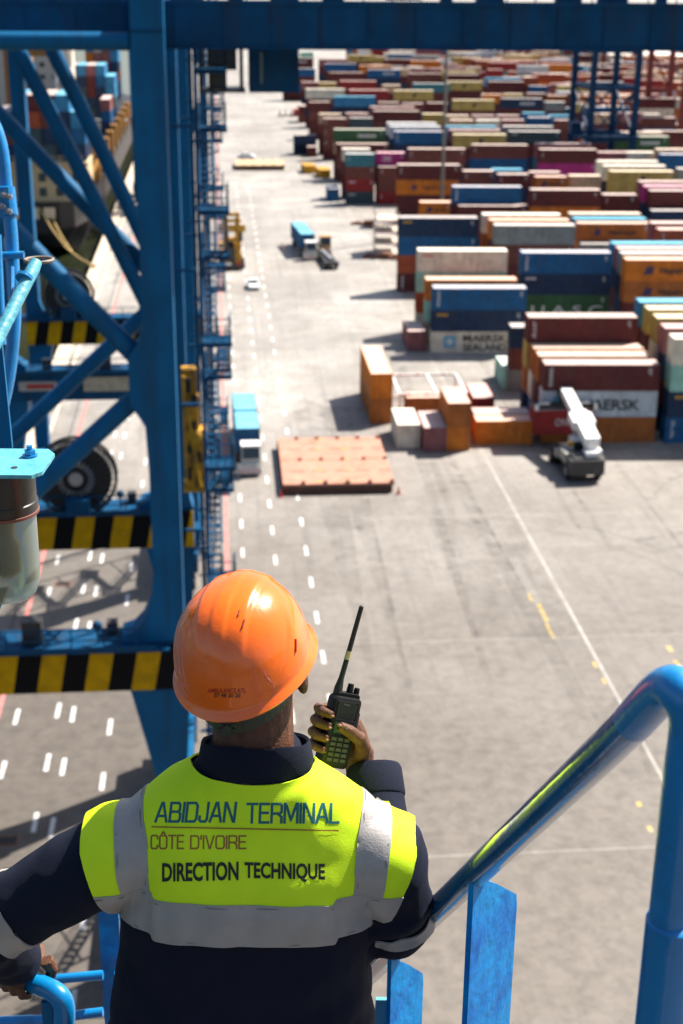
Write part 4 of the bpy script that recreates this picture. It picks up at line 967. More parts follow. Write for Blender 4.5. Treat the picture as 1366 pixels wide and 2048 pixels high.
b = MB(); rail_part(b,[(-11,1.0,17),(13,1.0,17)],gap=2,r=.06); b.box((-9,3,19),(4,3,5)); b.build('deck_railing', M_CREAM, sh)
b = MB()
for x, y, h in ((11.2,12,14),(12.5,15,10),(10.2,19,16),(12.8,24,11)):
    b.bar((x,y,9.5),(x,y,9.5+h),.9,.9); b.bar((x-1.2,y,9.5+h*.6),(x+1.4,y,9.5+h*.8),.6,.6); b.bar((x,y,9.5+h*.2),(x+1.6,y+6,9.5+h*.55),.5,.5)
M_LASH = mat('lashing_gold',(.36,.17,.03),.6,var=.3,dirt=(.1,.05,.02)); b.build('deck_crane', M_LASH, sh)
for c, d in (((-7.5,70,24),(3,3,32)),((-4.2,72,20),(2,3,26)),((-1.5,60,33),(12,2.5,2.5)),((-3,66,15),(9,3,3))): b = MB(); b.box(c, d); b.build('cargo_gear', M_LASH, sh)
for k in range(9): b = MB(); b.box((13.0,30+k*14,12.0),(1.6,1.8,6)); b.build('lashing_bridge', M_LASH, sh)
b = MB(); b.box((-12,130,22),(24,14,24)); b.box((-12,128,30),(30,6,1.2)); w = b.build('accommodation_block', mat('ship_white',(.62,.55,.47),.6), sh)
b = MB()
for z in (14,17,20,23,26,29):
    for x in range(-22,-1,3): b = MB(); b.box((x,122.95,z),(1.2,.12,1.2)); b.build('block_window', M_GLASS, w)
b = MB(); b.tube((-4,122,10),(-3,120,36),.5); b.box((4,124,12.2),(20,.5,.5)); 
for k in range(9): b.box((-5+k*2.2,124,10.5),(.25,.3,3.6))
b.build('deck_frame', M_WHITE, sh)
KEEPS = {'middle of ship': '0 18 1e 1c c 0 0 0', 'ship stern': '0 0 1 0 e f c 7', 'ship side': '7 0 0 0 0 0 0 0', 'ship bow': '10 10 10 18 0 0 0 0'}
def ship_stack(x0, y0, z0, cols, phrase, rot=pi/2):
    for i, col in enumerate(cols):
        for k, ck in enumerate(col):
            if not int(KEEPS[phrase].split()[i], 16) >> k & 1: mass_box(12.19, H40, ck, Matrix.Translation((x0+i*2.55, y0+6.1, z0+k*H40)) @ Matrix.Rotation(rot,4,'Z')); continue
            o = link('shipping_container', cmesh('body',12.19,H40,ck)); o.location = (x0+i*2.55, y0+6.1, z0+k*H40); o.rotation_euler = (0,0,rot)
            tag(o, f"{CC[ck][1]} container, {ORD[k]} tier up in {ORD[i]} column from left, {phrase}", 'shipping container', 'containers loaded on the moored ship')
            if k == len(col)-1: link('roof', cmesh('roof',12.19,H40,ck), o)
ship_stack(-42.5,264.5,14.1,[['nav','mar','nav'],['mar','nav','mar'],['nav','brn','nav'],['nav','nav','mar','lbl'],['mar','slt','rust','mar'],['slt','nav','brn','mar'],['nav','slt','nav','lbl'],['nav','blu','lbl']],'ship stern')
ship_stack(-39,410,7.0,[['nav','nav','nav','brn','mar'],['nav','slt','slt','nav','lbl'],['slt','nav','mar','mar','mve'],['nav','nav','nav','blu','lbl'],['nav','slt','lbl','lbl']],'middle of ship')
ship_stack(-27.6,372,7.0,[['nav','blu','mve']],'ship side')
ship_stack(-39,470,7.0,[['nav','nav','mar','mar','org','lbl'],['nav','slt','slt','blu','mve','wht'],['slt','nav','nav','mar','mve','mve'],['nav','nav','mar','nav','lbl','lbl']],'ship bow')
b = MB(); ml = []; mi_ = {}
for L, H, ck, M in MASS:
    for kind in ('body','roof'):
        me = cmesh(kind, L, H, ck); m_ = me.materials[0]
        if m_.name not in mi_: mi_[m_.name] = len(ml); ml.append(m_)
        b.add([M @ v.co for v in me.vertices], [list(p.vertices) for p in me.polygons], mi_[m_.name])
tag(b.build('more_shipping_containers', ml, fix=False), 'further half hidden containers filling the stacks of the yard and ship', 'containers', kind='stuff')
M_ROPE = mat('mooring_rope', (.42,.28,.10), .9)
for k, (xa, ya, xb, yb) in enumerate(((70,432,187,532),(60,468,189,536))):
    a = Vector((-32+k*2,262,6.0-k*1.5)); e = atz(xb,yb,.45); mid = (a+e)/2-Vector((0,0,2.0)); b = MB()
    b.path([a, a.lerp(mid,.5)-Vector((0,0,.4)), mid, mid.lerp(e,.5)-Vector((0,0,.3)), e], .16, 8); tag(b.build('mooring_rope', M_ROPE), ('upper' if k==0 else 'lower')+' yellowish mooring rope running from the ship stern to the quay edge', 'mooring rope', 'mooring ropes')
p = atz(189,536,0); b = MB(); b.path([(0,0,.06),(0,0,.1),(0,0,.5),(0,0,.62)],[.35,.25,.25,.42],14); o = b.build('bollard', M_RUST); o.location=p; tag(o,'rusty iron bollard holding the mooring ropes on the quay edge','bollard')

# ---------------------------------------------------------------- far background
M_LEAF = mat('far_foliage', (.055,.065,.022), .9, var=.5, scale=.3)
def tree(x, y, h, w, label):
    r = thing('broadleaf_tree', label, 'tree', (x,y,0), 0, 'trees beyond the yard')
    b = MB(); b.path([(0,0,0),(.2,0,h*.3),(0,.2,h*.7)],[h*.035,h*.028,h*.01],8)
    for k in range(5): a = k*1.3; b.path([(0,0,h*(.28+.05*k)),(cos(a)*w*.3,sin(a)*w*.3,h*(.5+.06*k))],[h*.015,h*.006],6)
    b.build('trunk', M_RUST, r); b = MB()
    cl = [(random.gauss(0,.3)*w*.5, random.gauss(0,.3)*w*.5, h*(.55+random.uniform(-.22,.35)), random.uniform(.12,.22)*w) for _ in range(26)]
    for cx, cy, cz, cr in cl:
        for _ in range(34):
            d = Vector((random.gauss(0,1),random.gauss(0,1),random.gauss(0,.8))).normalized()*cr*random.uniform(.5,1.05); c = Vector((cx,cy,cz))+d; s = random.uniform(.35,.8)
            u = Vector((random.gauss(0,1),random.gauss(0,1),random.gauss(0,1))).normalized(); v = u.orthogonal()
            b.add([c-u*s,c+v*s,c+u*s,c-v*s],[(0,1,2,3)])
    b.build('crown', M_LEAF, r, fix=False)
kinds = ['broad olive green tree','tall olive green tree','low dense green tree']
for k in range(22):
    px = 870+k*24; y = 735+random.uniform(-22,30)
    q = aty(px,100,y); tree(q.x, y, random.uniform(9,17), random.uniform(13,20), f"{kinds[k%3]}, {ORD[k]} from left in the far row beyond the yard")
M_ROOFW = mat('pale_warehouse_roof', (.62,.57,.52), .7); M_WALLB = mat('beige_warehouse_wall', (.38,.33,.28), .8)
def warehouse(label, x0, x1, y, d, h, rm):
    r = thing('warehouse', label, 'building', ((x0+x1)/2,y,0), 0, 'long warehouses beyond the yard'); w = x1-x0; b = MB(); b.box((0,d/2,h/2),(w,d,h)); wl = b.build('wall', M_WALLB, r)
    b = MB(); b.prism([(-w/2-.6,-.6,h),(-w/2-.6,d/2,h+3.5),(-w/2-.6,d+.6,h)],(w+1.2,0,0)); b.build('roof', rm, wl)
    for k in range(int(w/9)): b = MB(); b.box((-w/2+5+k*9,-.03,2.4),(4.2,.12,4.6)); b.build('door', M_DARK, wl)
warehouse('pale roofed warehouse far behind the yard at the top right', 172, 290, 640, 34, 9, M_ROOFW)
for k,(X,Y) in enumerate(()):
    b = MB(); b.loft([[Vector((x,y,z)) for x,z in ((-1.2,1),(1.2,1),(1.25,2.6),(.6,3.6),(-.6,3.6),(-1.25,2.6))] for y in (0,2,9)]); b.box((0,4.5,.6),(2.2,9,.8))
    o = b.build('tarped_lorry', M_WHITE); o.location=(X,Y,0); o.rotation_euler=(0,0,1.2); tag(o,['first','second','third'][k]+' white covered lorry from left, parked far behind the last container row','lorry','white lorries beyond the yard')

# distant worker on the apron
M_SKIN = mat('dark_brown_skin', (.115,.050,.027), .55, spec=.25, var=.25, scale=60, bump=.3, bscale=220)
def small_person(loc, label, rz=0):
    b = MB()
    for s in (-1,1):
        b.path([(s*.1,0,.05),(s*.11,.02,.48),(s*.09,0,.92)],[.06,.075,.1],10); b.path([(s*.2,0,1.42),(s*.26,.03,1.12),(s*.22,-.12,.9)],[.06,.05,.04],8); b.ell((s*.1,-.07,.05),(.05,.13,.05)); b.ell((s*.22,-.15,.85),(.035,.04,.07))
    b.path([(0,0,.88),(0,0,1.1),(0,0,1.38),(0,0,1.5)],[.17,.16,.19,.07],12); b.path([(0,0,1.45),(0,0,1.6)],[.06,.055],8); b.ell((0,-.01,1.68),(.085,.1,.12)); b.ell((0,-.11,1.67),(.015,.02,.02))
    me = evaluated(b, [('REMESH', dict(mode='VOXEL', voxel_size=.03)), ('SMOOTH', dict(factor=.5, iterations=3))]); me.materials.append(mat('pale_work_clothes',(.5,.33,.28),.8))
    o = link('person', me); o.location = loc; o.rotation_euler=(0,0,rz); tag(o, label, 'person')
    b = MB(); b.ell((0,0,1.73),(.095,.115,.10)); b.build('hair', M_BLACK, o)
    return o
p = atz(565,506,0); small_person(p, 'person in pale pink clothes standing on the apron left of the far blue truck', .4)

# ---------------------------------------------------------------- stair platform round the worker
def bez(pts, n=8):
    """smooth polyline through points (Catmull-Rom)"""
    P = [Vector(p) for p in pts]; P = [P[0]*2-P[1]] + P + [P[-1]*2-P[-2]]; out = []
    for i in range(1, len(P)-2):
        for k in range(n):
            t = k/n; a, b_, c, d = P[i-1], P[i], P[i+1], P[i+2]
            out.append(.5*((2*b_)+(c-a)*t+(2*a-5*b_+4*c-d)*t*t+(-a+3*b_-3*c+d)*t**3))
    out.append(P[-2]); return out
DN = Vector((0,0,-1)); FH = Vector((sin(YAW), cos(YAW), 0))
hr = thing('stair_handrail', 'thick blue tubular stair handrail on flat stanchions to the right of the worker', 'handrail', atd(950,1775,2.2))
ho = hr.location.copy()
A, B_ = atd(700,1985,3.6), atd(1326,1388,1.5)
top = atd(1384,1440,1.465)
pts = [A, A.lerp(B_,.3), A.lerp(B_,.6), A.lerp(B_,.85), A.lerp(B_,.93)] + bez([A.lerp(B_,.95), B_+Vector((0,0,.004)), atd(1362,1385,1.462), top, top+DN*.06], 6)[1:] + [top+DN*.3, top+DN*.9]
b = MB(); b.path(pts[:6], .0235, 28); b.build('handrail_tube', M_GLOSS, hr, ho, smooth=True)
b = MB(); b.path(pts[5:], .0235, 28); b.build('post_tube', M_RAIL, hr, ho, smooth=True)
b = MB(); q = top+DN*.245+Vector((.004,0,0)); b.path([q+DN*.0, q+DN*.004, q+DN*.8], [.0245,.030,.030], 24); b.build('post_sleeve', M_RAIL, hr, ho, smooth=True)
def stanchion(x, y, d, w, t=.010):
    p = atd(x, y, d); e = Vector((.62,.785,0)); nrm = Vector((e.y,-e.x,0))
    prof = [(0,.014),(w*.5,-.050),(w*.97,-.118),(w,-.140),(w,-.95),(0,-.95)]
    b = MB(); b.prism([p+e*u+Vector((0,0,v)) for u, v in prof], -nrm*t); return b.build('stanchion', M_PLATE, hr, ho)
for k in range(7):
    b = MB(); q = atd(950,1766,2.28)+Vector((.62,.785,0))*(.004+k*.007)+Vector((0,0,.010-k*.003)); b.ell(q-Vector((.006,-.004,0)),(.0055,.0055,.005),8,6); b.build('weld_bead', M_PLATE, hr, ho, smooth=True)
stanchion(948,1768,2.28,.168); stanchion(783,1926,2.98,.140)
# left hand railings of the landing
lr = thing('landing_railing', 'blue tubular landing railing and flat post at the lower left beside the worker', 'railing', atd(205,2040,3.3)); lo = lr.location.copy()
b = MB()
for (x0,y0,x1,y1,d,rr) in ((-420,1792,90,1772,3.45,.0135),(-420,2002,206,1950,3.3,.0115),(60,2042,206,2024,3.3,.0115),(230,1952,262,1950,3.34,.0115),(-60,2046,70,2040,3.3,.012)):
    b = MB(); b.path([atd(x0,y0,d), atd(x1,y1,d)], rr, 14); b.build('rail_tube', M_RAIL, lr, lo, smooth=True)
p = atd(194,1800,3.32); b = MB(); b.prism([p,p+R0*.048,p+R0*.048+DN*.5,p+DN*.5], FH*.012); b.build('flat_post', M_RAIL, lr, lo)
b = MB(); p = atd(238,1800,3.36)
for k in range(15):
    for j in range(3):
        c = p+R0*(.006+j*.014+(.007 if k%2 else 0))+DN*(k*.024); 
        for s in (-1,1): b.bar(c, c+R0*(.007*s)+DN*.024, .0022, .0022)
b.build('mesh_panel', M_STEEL, lr, lo)
gr = thing('grab_rail', 'short bent blue grab rail under the worker\'s left hand', 'handrail', atd(125,2040,2.72)); go = gr.location.copy()
pts = bez([atd(-420,1700,3.0), atd(-70,1893,2.83), atd(0,1932,2.79), atd(70,1966,2.75), atd(112,1986,2.72), atd(128,2012,2.72), atd(128,2060,2.735)], 7)
pts.append(pts[-1]+DN*.5)
b = MB(); b.path(pts, .0205, 22); b.build('rail_tube', M_RAIL, gr, go, smooth=True)
p = atd(82,2006,2.73); b = MB(); b.prism([p,p+R0*.035,p+R0*.035+DN*.5,p+DN*.5], FH*.01); b.build('flat_post', M_BLUE, gr, go)
# landing floor and the tread edge in the sun at the right
fl = thing('landing_floor', 'blue steel landing floor with pale toe plate under the worker', 'platform', (0,2.4,44.66)); fo = fl.location.copy()
b = MB(); c0 = CP+FH*2.05-R0*.15+Vector((0,0,-2.79)); 
M = Matrix((R0,FH,Vector((0,0,1)))).transposed()
for k in range(26): b.box(c0+R0*(-.55+k*.044), (.005,1.5,.03), 0, 0, M)
for k in range(12): b.box(c0+FH*(-.72+k*.13), (1.12,.006,.02), 0, 0, M)
b.box(c0+R0*-.58+Vector((0,0,-.03)),(.05,1.6,.14),0,0,M); b.box(c0+R0*.58+Vector((0,0,-.03)),(.05,1.6,.14),0,0,M)
b.build('grating', M_BLUE2, fl, fo)
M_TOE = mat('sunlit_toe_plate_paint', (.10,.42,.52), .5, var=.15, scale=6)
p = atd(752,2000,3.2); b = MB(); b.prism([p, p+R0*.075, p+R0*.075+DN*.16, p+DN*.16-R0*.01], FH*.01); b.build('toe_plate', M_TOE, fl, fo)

# pipework and lamp at the left edge
M_LBLUE = mat('sunlit_blue_paint', (.09,.36,.44), .45, var=.18, scale=25, bump=.3, bscale=70, dirt=(.03,.22,.34), dscale=22, damt=.5)  # paler copy of the rail blue, direct sunlight painted in
lp = thing('rail_gate', 'blue tubular rail post with clamp and pale sunlit hand bar at the left edge', 'railing', atd(20,600,4.0)); po = lp.location.copy()
d = 4.0; b = MB()
pts = bez([atd(-150,900,d), atd(-135,420,d), atd(-110,250,d), atd(-60,203,d), atd(-22,232,d), atd(2,290,d), atd(13,380,d), atd(22,460,d), atd(26,540,d), atd(29,640,d), atd(12,780,d), atd(-40,960,d), atd(-150,1250,d)], 6)
b.path(pts, .0185, 18); b.path([atd(-6,470,3.9),atd(4,690,3.9)], .012, 12); b.path([atd(-20,512,d-.03),atd(48,510,d-.03)], .011, 12); b.build('post_tube', M_RAIL, lp, po, smooth=True)
b = MB(); b.path([atd(13,376,d),atd(20,432,d)], .0235, 18); b.box(atd(2,404,d-.02),(.05,.02,.085)); b.build('clamp', M_RAIL, lp, po)
for (x,y) in ((9,392),(20,394),(6,414),(20,424)):
    b = MB(); q = atd(x,y,d-.035); b.path([q, q-FW*.018], .0085, 6); b.path([q-FW*.018,q-FW*.032], .0045, 8); b.build('clamp_bolt', M_STEEL, lp, po)
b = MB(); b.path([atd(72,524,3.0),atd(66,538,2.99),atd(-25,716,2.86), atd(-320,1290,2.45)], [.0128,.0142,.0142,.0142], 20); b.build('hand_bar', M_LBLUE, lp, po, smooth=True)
b = MB(); q = atd(49,556,2.97); n_ = (atd(-25,716,2.86)-atd(70,528,3.0)).normalized(); b.path([q-n_*.004,q+n_*.004],.0185,18); b.path([atd(24,535,3.02),atd(24,600,2.98)],.005,8); b.build('bar_collar', M_RAIL, lp, po)
b = MB(); c = atd(78,520,3.25); pr = []
for k in range(17): a = 2*pi*k/16; pr.append(c+RT*(.032*cos(a))+Vector((FW.x,FW.y,0))*(.034*sin(a)))
b.path(pr, .0042, 8); b.build('wire_ring', mat('wire_rope',(.20,.15,.11),.6), lp, po, smooth=True)
b = MB(); b.prism([atd(-30,655,3.1),atd(2,672,3.1),atd(24,892,3.05),atd(24,960,3.05),atd(-40,960,3.05)], FH*.01); b.build('side_plate', M_BLUE, lp, po)
for (x0,y0,x1,y1) in ((-150,1000,-165,2300),(-40,955,-150,1400)): b = MB(); b.path([atd(x0,y0,3.06),atd(x1,y1,3.0)],.02,12); b.build('post_tube', M_RAIL, lp, po, smooth=True)
lm = thing('bulkhead_lamp', 'bulkhead lamp with black cap and milky glass jar under a pale blue bracket', 'lamp', atd(2,1060,2.6)); lo2 = lm.location.copy()
ax = atd(1,948,2.6)
b = MB(); P_ = lambda u, v: Vector((ax.x,ax.y,ax.z+.018)) + R0*u + FH*v
out = [P_(-.42,-.075),P_(.074,-.075),P_(.089,-.055),P_(.092,.045),P_(.075,.072),P_(-.42,.072)]
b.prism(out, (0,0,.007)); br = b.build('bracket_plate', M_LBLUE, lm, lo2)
b = MB(); q = P_(.05,.028)+Vector((0,0,.007)); b.path([q,q+Vector((0,0,.004))],.014,18); b.path([q+Vector((0,0,.004)),q+Vector((0,0,.013))],.0105,6); b.path([q+Vector((0,0,.013)),q+Vector((0,0,.021))],.0055,10)
k_ = b.build('bracket_bolt', M_RAIL, br); k_.data.transform(Matrix.Translation(-lo2))
b = MB(); q = P_(.035,-.036)+Vector((0,0,.0065)); b.path([q,q+Vector((0,0,.0014))],.006,14); k_ = b.build('bolt_hole', M_BLACK, br); k_.data.transform(Matrix.Translation(-lo2))
b = MB(); b.path([P_(-.40,0)+Vector((0,0,.25)), P_(-.40,0)-Vector((0,0,2.0))], .027, 16); b.build('bracket_post', M_RAIL, lm, lo2, smooth=True)
def lathe(c, prof, n=40):
    b = MB(); b.loft([[Vector((c.x+r*cos(2*pi*k/n), c.y+r*sin(2*pi*k/n), c.z+z)) for k in range(n)] for r, z in prof]); return b
lathe(ax, [(.060,.017),(.062,.0),(.062,-.048),(.064,-.050),(.064,-.066),(.060,-.068)]).build('cap', mat('black_plastic',(.02,.018,.015),.35,var=.2,scale=30), lm, lo2, smooth=True)
lathe(ax, [(.0605,-.066),(.0655,-.068),(.0655,-.0735),(.0605,-.075)]).build('gasket', mat('red_gasket',(.16,.05,.035),.6), lm, lo2, smooth=True)
mg = bpy.data.materials.new('milky_glass'); mg.use_nodes = True; bn = mg.node_tree.nodes['Principled BSDF']
bn.inputs['Base Color'].default_value = (.96,.95,.74,1); bn.inputs['Roughness'].default_value = .34; bn.inputs['Transmission Weight'].default_value = .88; bn.inputs['IOR'].default_value = 1.12; bn.inputs['Coat Weight'].default_value = .6
lathe(ax, [(.0585,-.074),(.0590,-.10),(.0585,-.19),(.056,-.215),(.050,-.233),(.040,-.244),(.024,-.251),(.004,-.253)]).build('glass_jar', mg, lm, lo2, smooth=True)
lathe(ax, [(.016,-.06),(.016,-.12),(.022,-.135),(.022,-.19),(.012,-.2)],18).build('bulb', mat('lamp_bulb',(.75,.72,.55),.4), lm, lo2, smooth=True)
b = MB(); b.prism([atd(50,1150,2.7),atd(62,1135,2.7),atd(62,1158,2.7),atd(46,1165,2.7)], FH*.03); b.prism([atd(-20,1172,2.7),atd(17,1170,2.7),atd(-6,1235,2.7),atd(-20,1235,2.7)], FH*.01); b.build('lower_bracket', M_LBLUE, lm, lo2)

# ---------------------------------------------------------------- the worker
NB = atd(505,1530,2.40)                       # base of the neck
ML = Matrix.Translation(NB) @ Matrix((R0,FH,Vector((0,0,1)))).transposed().to_4x4()      # x right, y forward, z up
MLi = ML.inverted()
def lc(x, y, d): return MLi @ atd(x, y, d)    # photo point at a distance -> worker's own axes
wk = bpy.data.objects.new('worker', None)
def ring(cx, cy, z, hx, hy, n=28, p=2.4, tilt=0):
    out = []
    for k in range(n):
        a = 2*pi*k/n; c, s = cos(a), sin(a)
        out.append(Vector((cx+hx*math.copysign(abs(c)**(2/p),c), cy+hy*math.copysign(abs(s)**(2/p),s), z + tilt*s)))
    return out
SL, EL, HL = Vector((-.232,.012,-.182)), Vector((-.492,.01,-.348)), Vector((-.47,.20,-.575))
SR, ER, WR_ = Vector((.230,.012,-.182)), Vector((.240,.055,-.362)), Vector((.212,.262,-.165))
body = MB()
body.loft([ring(-.03,.10,-1.0,.22,.17), ring(-.035,.07,-.85,.250,.18), ring(-.035,.055,-.72,.258,.172), ring(-.032,.05,-.58,.248,.165), ring(-.026,.045,-.45,.236,.158), ring(-.016,.04,-.34,.228,.150), ring(-.006,.035,-.25,.226,.142), ring(0,.03,-.18,.226,.128), ring(0,.028,-.138,.222,.108), ring(0,.025,-.094,.200,.088), ring(0,.022,-.062,.166,.078), ring(0,.024,-.038,.130,.072), ring(0,.030,-.016,.098,.069), ring(0,.04,.02,.078,.066)])
body.path([SL+Vector((.10,0,.030)), SL+Vector((.03,0,.010)), SL, SL.lerp(EL,.3), SL.lerp(EL,.65), EL, EL.lerp(HL,.12), EL.lerp(HL,.5), EL.lerp(HL,.86)], [.055,.074,.079,.078,.072,.066,.064,.060,.050], 20)
body.path([SR+Vector((-.10,0,.030)), SR+Vector((-.03,0,.010)), SR, SR.lerp(ER,.3), SR.lerp(ER,.65), ER, ER.lerp(WR_,.15), ER.lerp(WR_,.5), ER.lerp(WR_,.98)], [.055,.074,.078,.077,.075,.073,.070,.062,.050], 20)
for s in (-1,1): body.path([(s*.09,.09,-.9),(s*.11,.08,-1.15),(s*.11,.07,-1.42)],[.10,.085,.075],18)
me_body = evaluated(body, [('REMESH', dict(mode='VOXEL', voxel_size=.0085)), ('SMOOTH', dict(factor=.6, iterations=6))])
# folds of the cloth
def seg_t(p, a, b_): ab = b_-a; return max(0, min(1, (p-a).dot(ab)/ab.length_squared))
cosv = [v.co.copy() for v in me_body.vertices]; nrm = [v.normal.copy() for v in me_body.vertices]
for v, p, n in zip(me_body.vertices, cosv, nrm):
    amp = .0035*noise.noise(p*11) + .002*noise.noise(p*26)
    for (s_, e_, h_) in ((SL,EL,HL),(SR,ER,WR_)):
        for a, b_ in ((s_,e_),(e_,h_)):
            t = seg_t(p, a, b_); dd = (p-a.lerp(b_,t)).length
            if dd < .11 and abs(p.x) > .2:
                k = math.exp(-((p-e_).length/.10)**2)+.45*math.exp(-((p-s_).length/.10)**2)
                amp += .0085*k*sin(62*t*(b_-a).length + 5*noise.noise(p*7)) 
    if p.z < -.28: amp += .006*sin(46*(p.x*.5+p.z+.25*noise.noise(p*4)))*min(1,(-.28-p.z)*6)*(.4+.6*noise.noise(p*5+Vector((3,1,2))))
    v.co = p + n*amp
me_body.update()
M_NAVY = mat('navy_coverall_cloth', (.0035,.0065,.021), .85, var=.12, scale=40, bump=.35, bscale=700, spec=.25)
me_body.materials.append(M_NAVY); me_body.polygons.foreach_set('use_smooth', [True]*len(me_body.polygons))

def clip(vs, fs, field):
    """keep the part of a mesh where field > 0, cut cleanly at zero"""
    val = [field(v) for v in vs]; nv = []; idx = {}; cut = {}; nf = []
    def keep(i):
        if i not in idx: idx[i] = len(nv); nv.append(vs[i])
        return idx[i]
    def cr(i, j):
        k = (min(i,j), max(i,j))
        if k not in cut: t = val[i]/(val[i]-val[j]); cut[k] = len(nv); nv.append(vs[i].lerp(vs[j],t))
        return cut[k]
    for f in fs:
        out = []
        for a, c in zip(f, f[1:]+f[:1]):
            if val[a] > 0: out.append(keep(a))
            if (val[a] > 0) != (val[c] > 0): out.append(cr(a, c))
        if len(out) > 2: nf.append(out)
    return nv, nf
def offset_shell(vs, fs, d, wob=0):
    me = bpy.data.meshes.new('s'); me.from_pydata(vs, [], fs); me.update()
    def fold(p):
        q = 0
        for ax, az in ((-.25,-.30),(.235,-.30),(-.10,-.02),(.10,-.02)):
            u = Vector((p.x-ax, p.z-az, 0)); a_ = math.atan2(u.y, u.x); rr_ = u.length
            q += math.exp(-(rr_/.13)**2)*sin(a_*7+3*noise.noise(p*9))*min(1, rr_/.04)
        return q
    r = [v.co + v.normal*(d + (wob*(noise.noise(v.co*13)+.35*noise.noise(v.co*31)) + .0026*fold(v.co) + .0055*PL(v.co)*max(0,min(1,(-.15-v.co.z)/.09)) if wob else 0)) for v in me.vertices]; return r
def cloth(name, vs, fs, off, th, m, parent, wob=0):
    me = bpy.data.meshes.new(name); me.from_pydata(offset_shell(vs, fs, off, wob), [], fs); me.update()
    me2 = evaluated(me, [('SOLIDIFY', dict(thickness=th, offset=1.0))]); me2.materials.append(m)
    me2.polygons.foreach_set('use_smooth', [True]*len(me2.polygons))
    try: me2.set_sharp_from_angle(angle=radians(50))
    except Exception: pass
    return link(name, me2, parent)
# head, neck and ears
head = MB()
hz = .205; 
head.path([(0,.02,-.06),(0,.03,.02),(0,.05,.10),(0,.065,.17)],[.074,.070,.067,.07],20)
head.ell((0,.066,hz-.012),(.077,.094,.108),24,16); head.ell((0,.112,.125),(.058,.070,.062),20,12); head.ell((0,.155,.098),(.026,.025,.022),14,9)
head.ell((0,.168,.188),(.016,.022,.028),14,9); head.ell((0,.182,.168),(.020,.017,.013),14,9); head.ell((0,.168,.134),(.026,.014,.012),14,9); head.ell((0,.150,.222),(.058,.024,.016),18,9)
for s in (-1,1):
    head.ell((s*.087,.060,.140),(.012,.022,.034),14,10,Matrix.Rotation(s*.45,3,'Z')); head.ell((s*.094,.050,.148),(.008,.016,.024),12,8); head.ell((s*.078,.062,.145),(.012,.014,.02),12,8); head.ell((s*.055,.135,.165),(.022,.022,.026),12,9)
for v in head.v:                               # neck stays, head turns a little right and tilts left
    pass
HM = Matrix.Translation((0,.05,.10)) @ Matrix.Rotation(radians(-7),4,'Y') @ Matrix.Rotation(radians(-14),4,'Z') @ Matrix.Rotation(radians(4),4,'X') @ Matrix.Translation((0,-.05,-.10))
nn = 20*4
for i, v in enumerate(head.v):
    if i >= nn: head.v[i] = HM @ v
# right hand closed round the radio
rc = atd(676,1462,2.655); ang = radians(13); yw = radians(24)
xr = RT*cos(ang)-UP*sin(ang); yr = UP*cos(ang)+RT*sin(ang); zr = -FW
xr, zr = xr*cos(yw)+zr*sin(yw)*-1*-1, None
xr = (RT*cos(ang)-UP*sin(ang)); zr = -FW
xr2 = xr*cos(yw)-zr*sin(yw); zr2 = zr*cos(yw)+xr*sin(yw)*-1*-1
# face turned slightly to the left so that the right flank shows
xr2 = xr*cos(yw)+FW*-sin(yw)*-1; zr2 = xr2.cross(yr).normalized()
MR = Matrix.Translation(rc) @ Matrix((xr2,yr,zr2)).transposed().to_4x4()
RM = MLi @ MR                                  # radio axes inside the worker's axes
hand = MB(); H_ = lambda x, y, z: RM @ Vector((x,y,z))
wr = MLi @ MR @ Vector((.078,-.070,-.028))
hand.path([WR_.lerp(ER,.12), wr, H_(.064,-.035,-.030)],[.030,.029,.031],16)
hand.path([H_(.066,-.045,-.026),H_(.050,-.005,-.036),H_(.040,.018,-.038)],[.029,.025,.018],16); hand.path([H_(.062,-.045,-.03),H_(.045,-.030,-.04),H_(.036,-.022,-.04)],[.026,.022,.016],14)
for (yy, l, rr) in ((.034,0,.0093),(.012,.004,.0098),(-.011,.003,.0094),(-.033,-.004,.0084)):
    hand.path([H_(.044,yy*.8,-.038),H_(.014,yy,-.0345),H_(-.022,yy,-.030),H_(-.0405-l*.3,yy-.001,-.014),H_(-.0405-l*.5,yy-.002,.006),H_(-.030,yy-.003,.0245)],[.0115,rr*1.1,rr*1.05,rr,rr*.97,rr*.78],12)
    hand.ell(H_(-.042-l*.3,yy,-.017),(rr*1.08,)*3,10,8)
hand.path([H_(.062,-.040,-.012),H_(.054,-.022,.010),H_(.034,-.004,.0295),H_(.008,.008,.0315),H_(-.014,.0145,.0295)],[.0185,.0160,.0128,.0122,.0090],14)
hand.ell(H_(.033,-.003,.0290),(.0138,.0138,.0138),10,8)
# left hand on the grab rail
gp = lc(38,1950,2.765); lh = MB(); g0 = lc(0,1932,2.79); g1 = lc(70,1966,2.75); gd = (g1-g0).normalized(); gu = Vector((0,0,1)); gn = gd.cross(gu).normalized()
if gn.y > 0: gn = -gn
lh.path([EL.lerp(HL,.8), HL, gp+gu*.040-gn*.035],[.03,.029,.034],14); lh.path([gp+gu*.040-gn*.03, gp+gu*.036-gn*.005, gp+gu*.034+gn*.012],[.030,.026,.02],14)
for k, rr in ((-1.5,.0088),(-.5,.0097),(.5,.0098),(1.5,.0092)):
    c = gp+gd*(k*.0205); lh.path([c+gu*.034, c+gu*.030+gn*.020, c+gu*.008+gn*.033, c-gu*.016+gn*.027, c-gu*.030+gn*.008],[.012,rr*1.1,rr,rr*.95,rr*.8],12)
c = gp+gd*.045; lh.path([c+gu*.035-gn*.03, c+gu*.012-gn*.036+gd*.008, c-gu*.015-gn*.028+gd*.006],[.015,.0125,.0095],12)

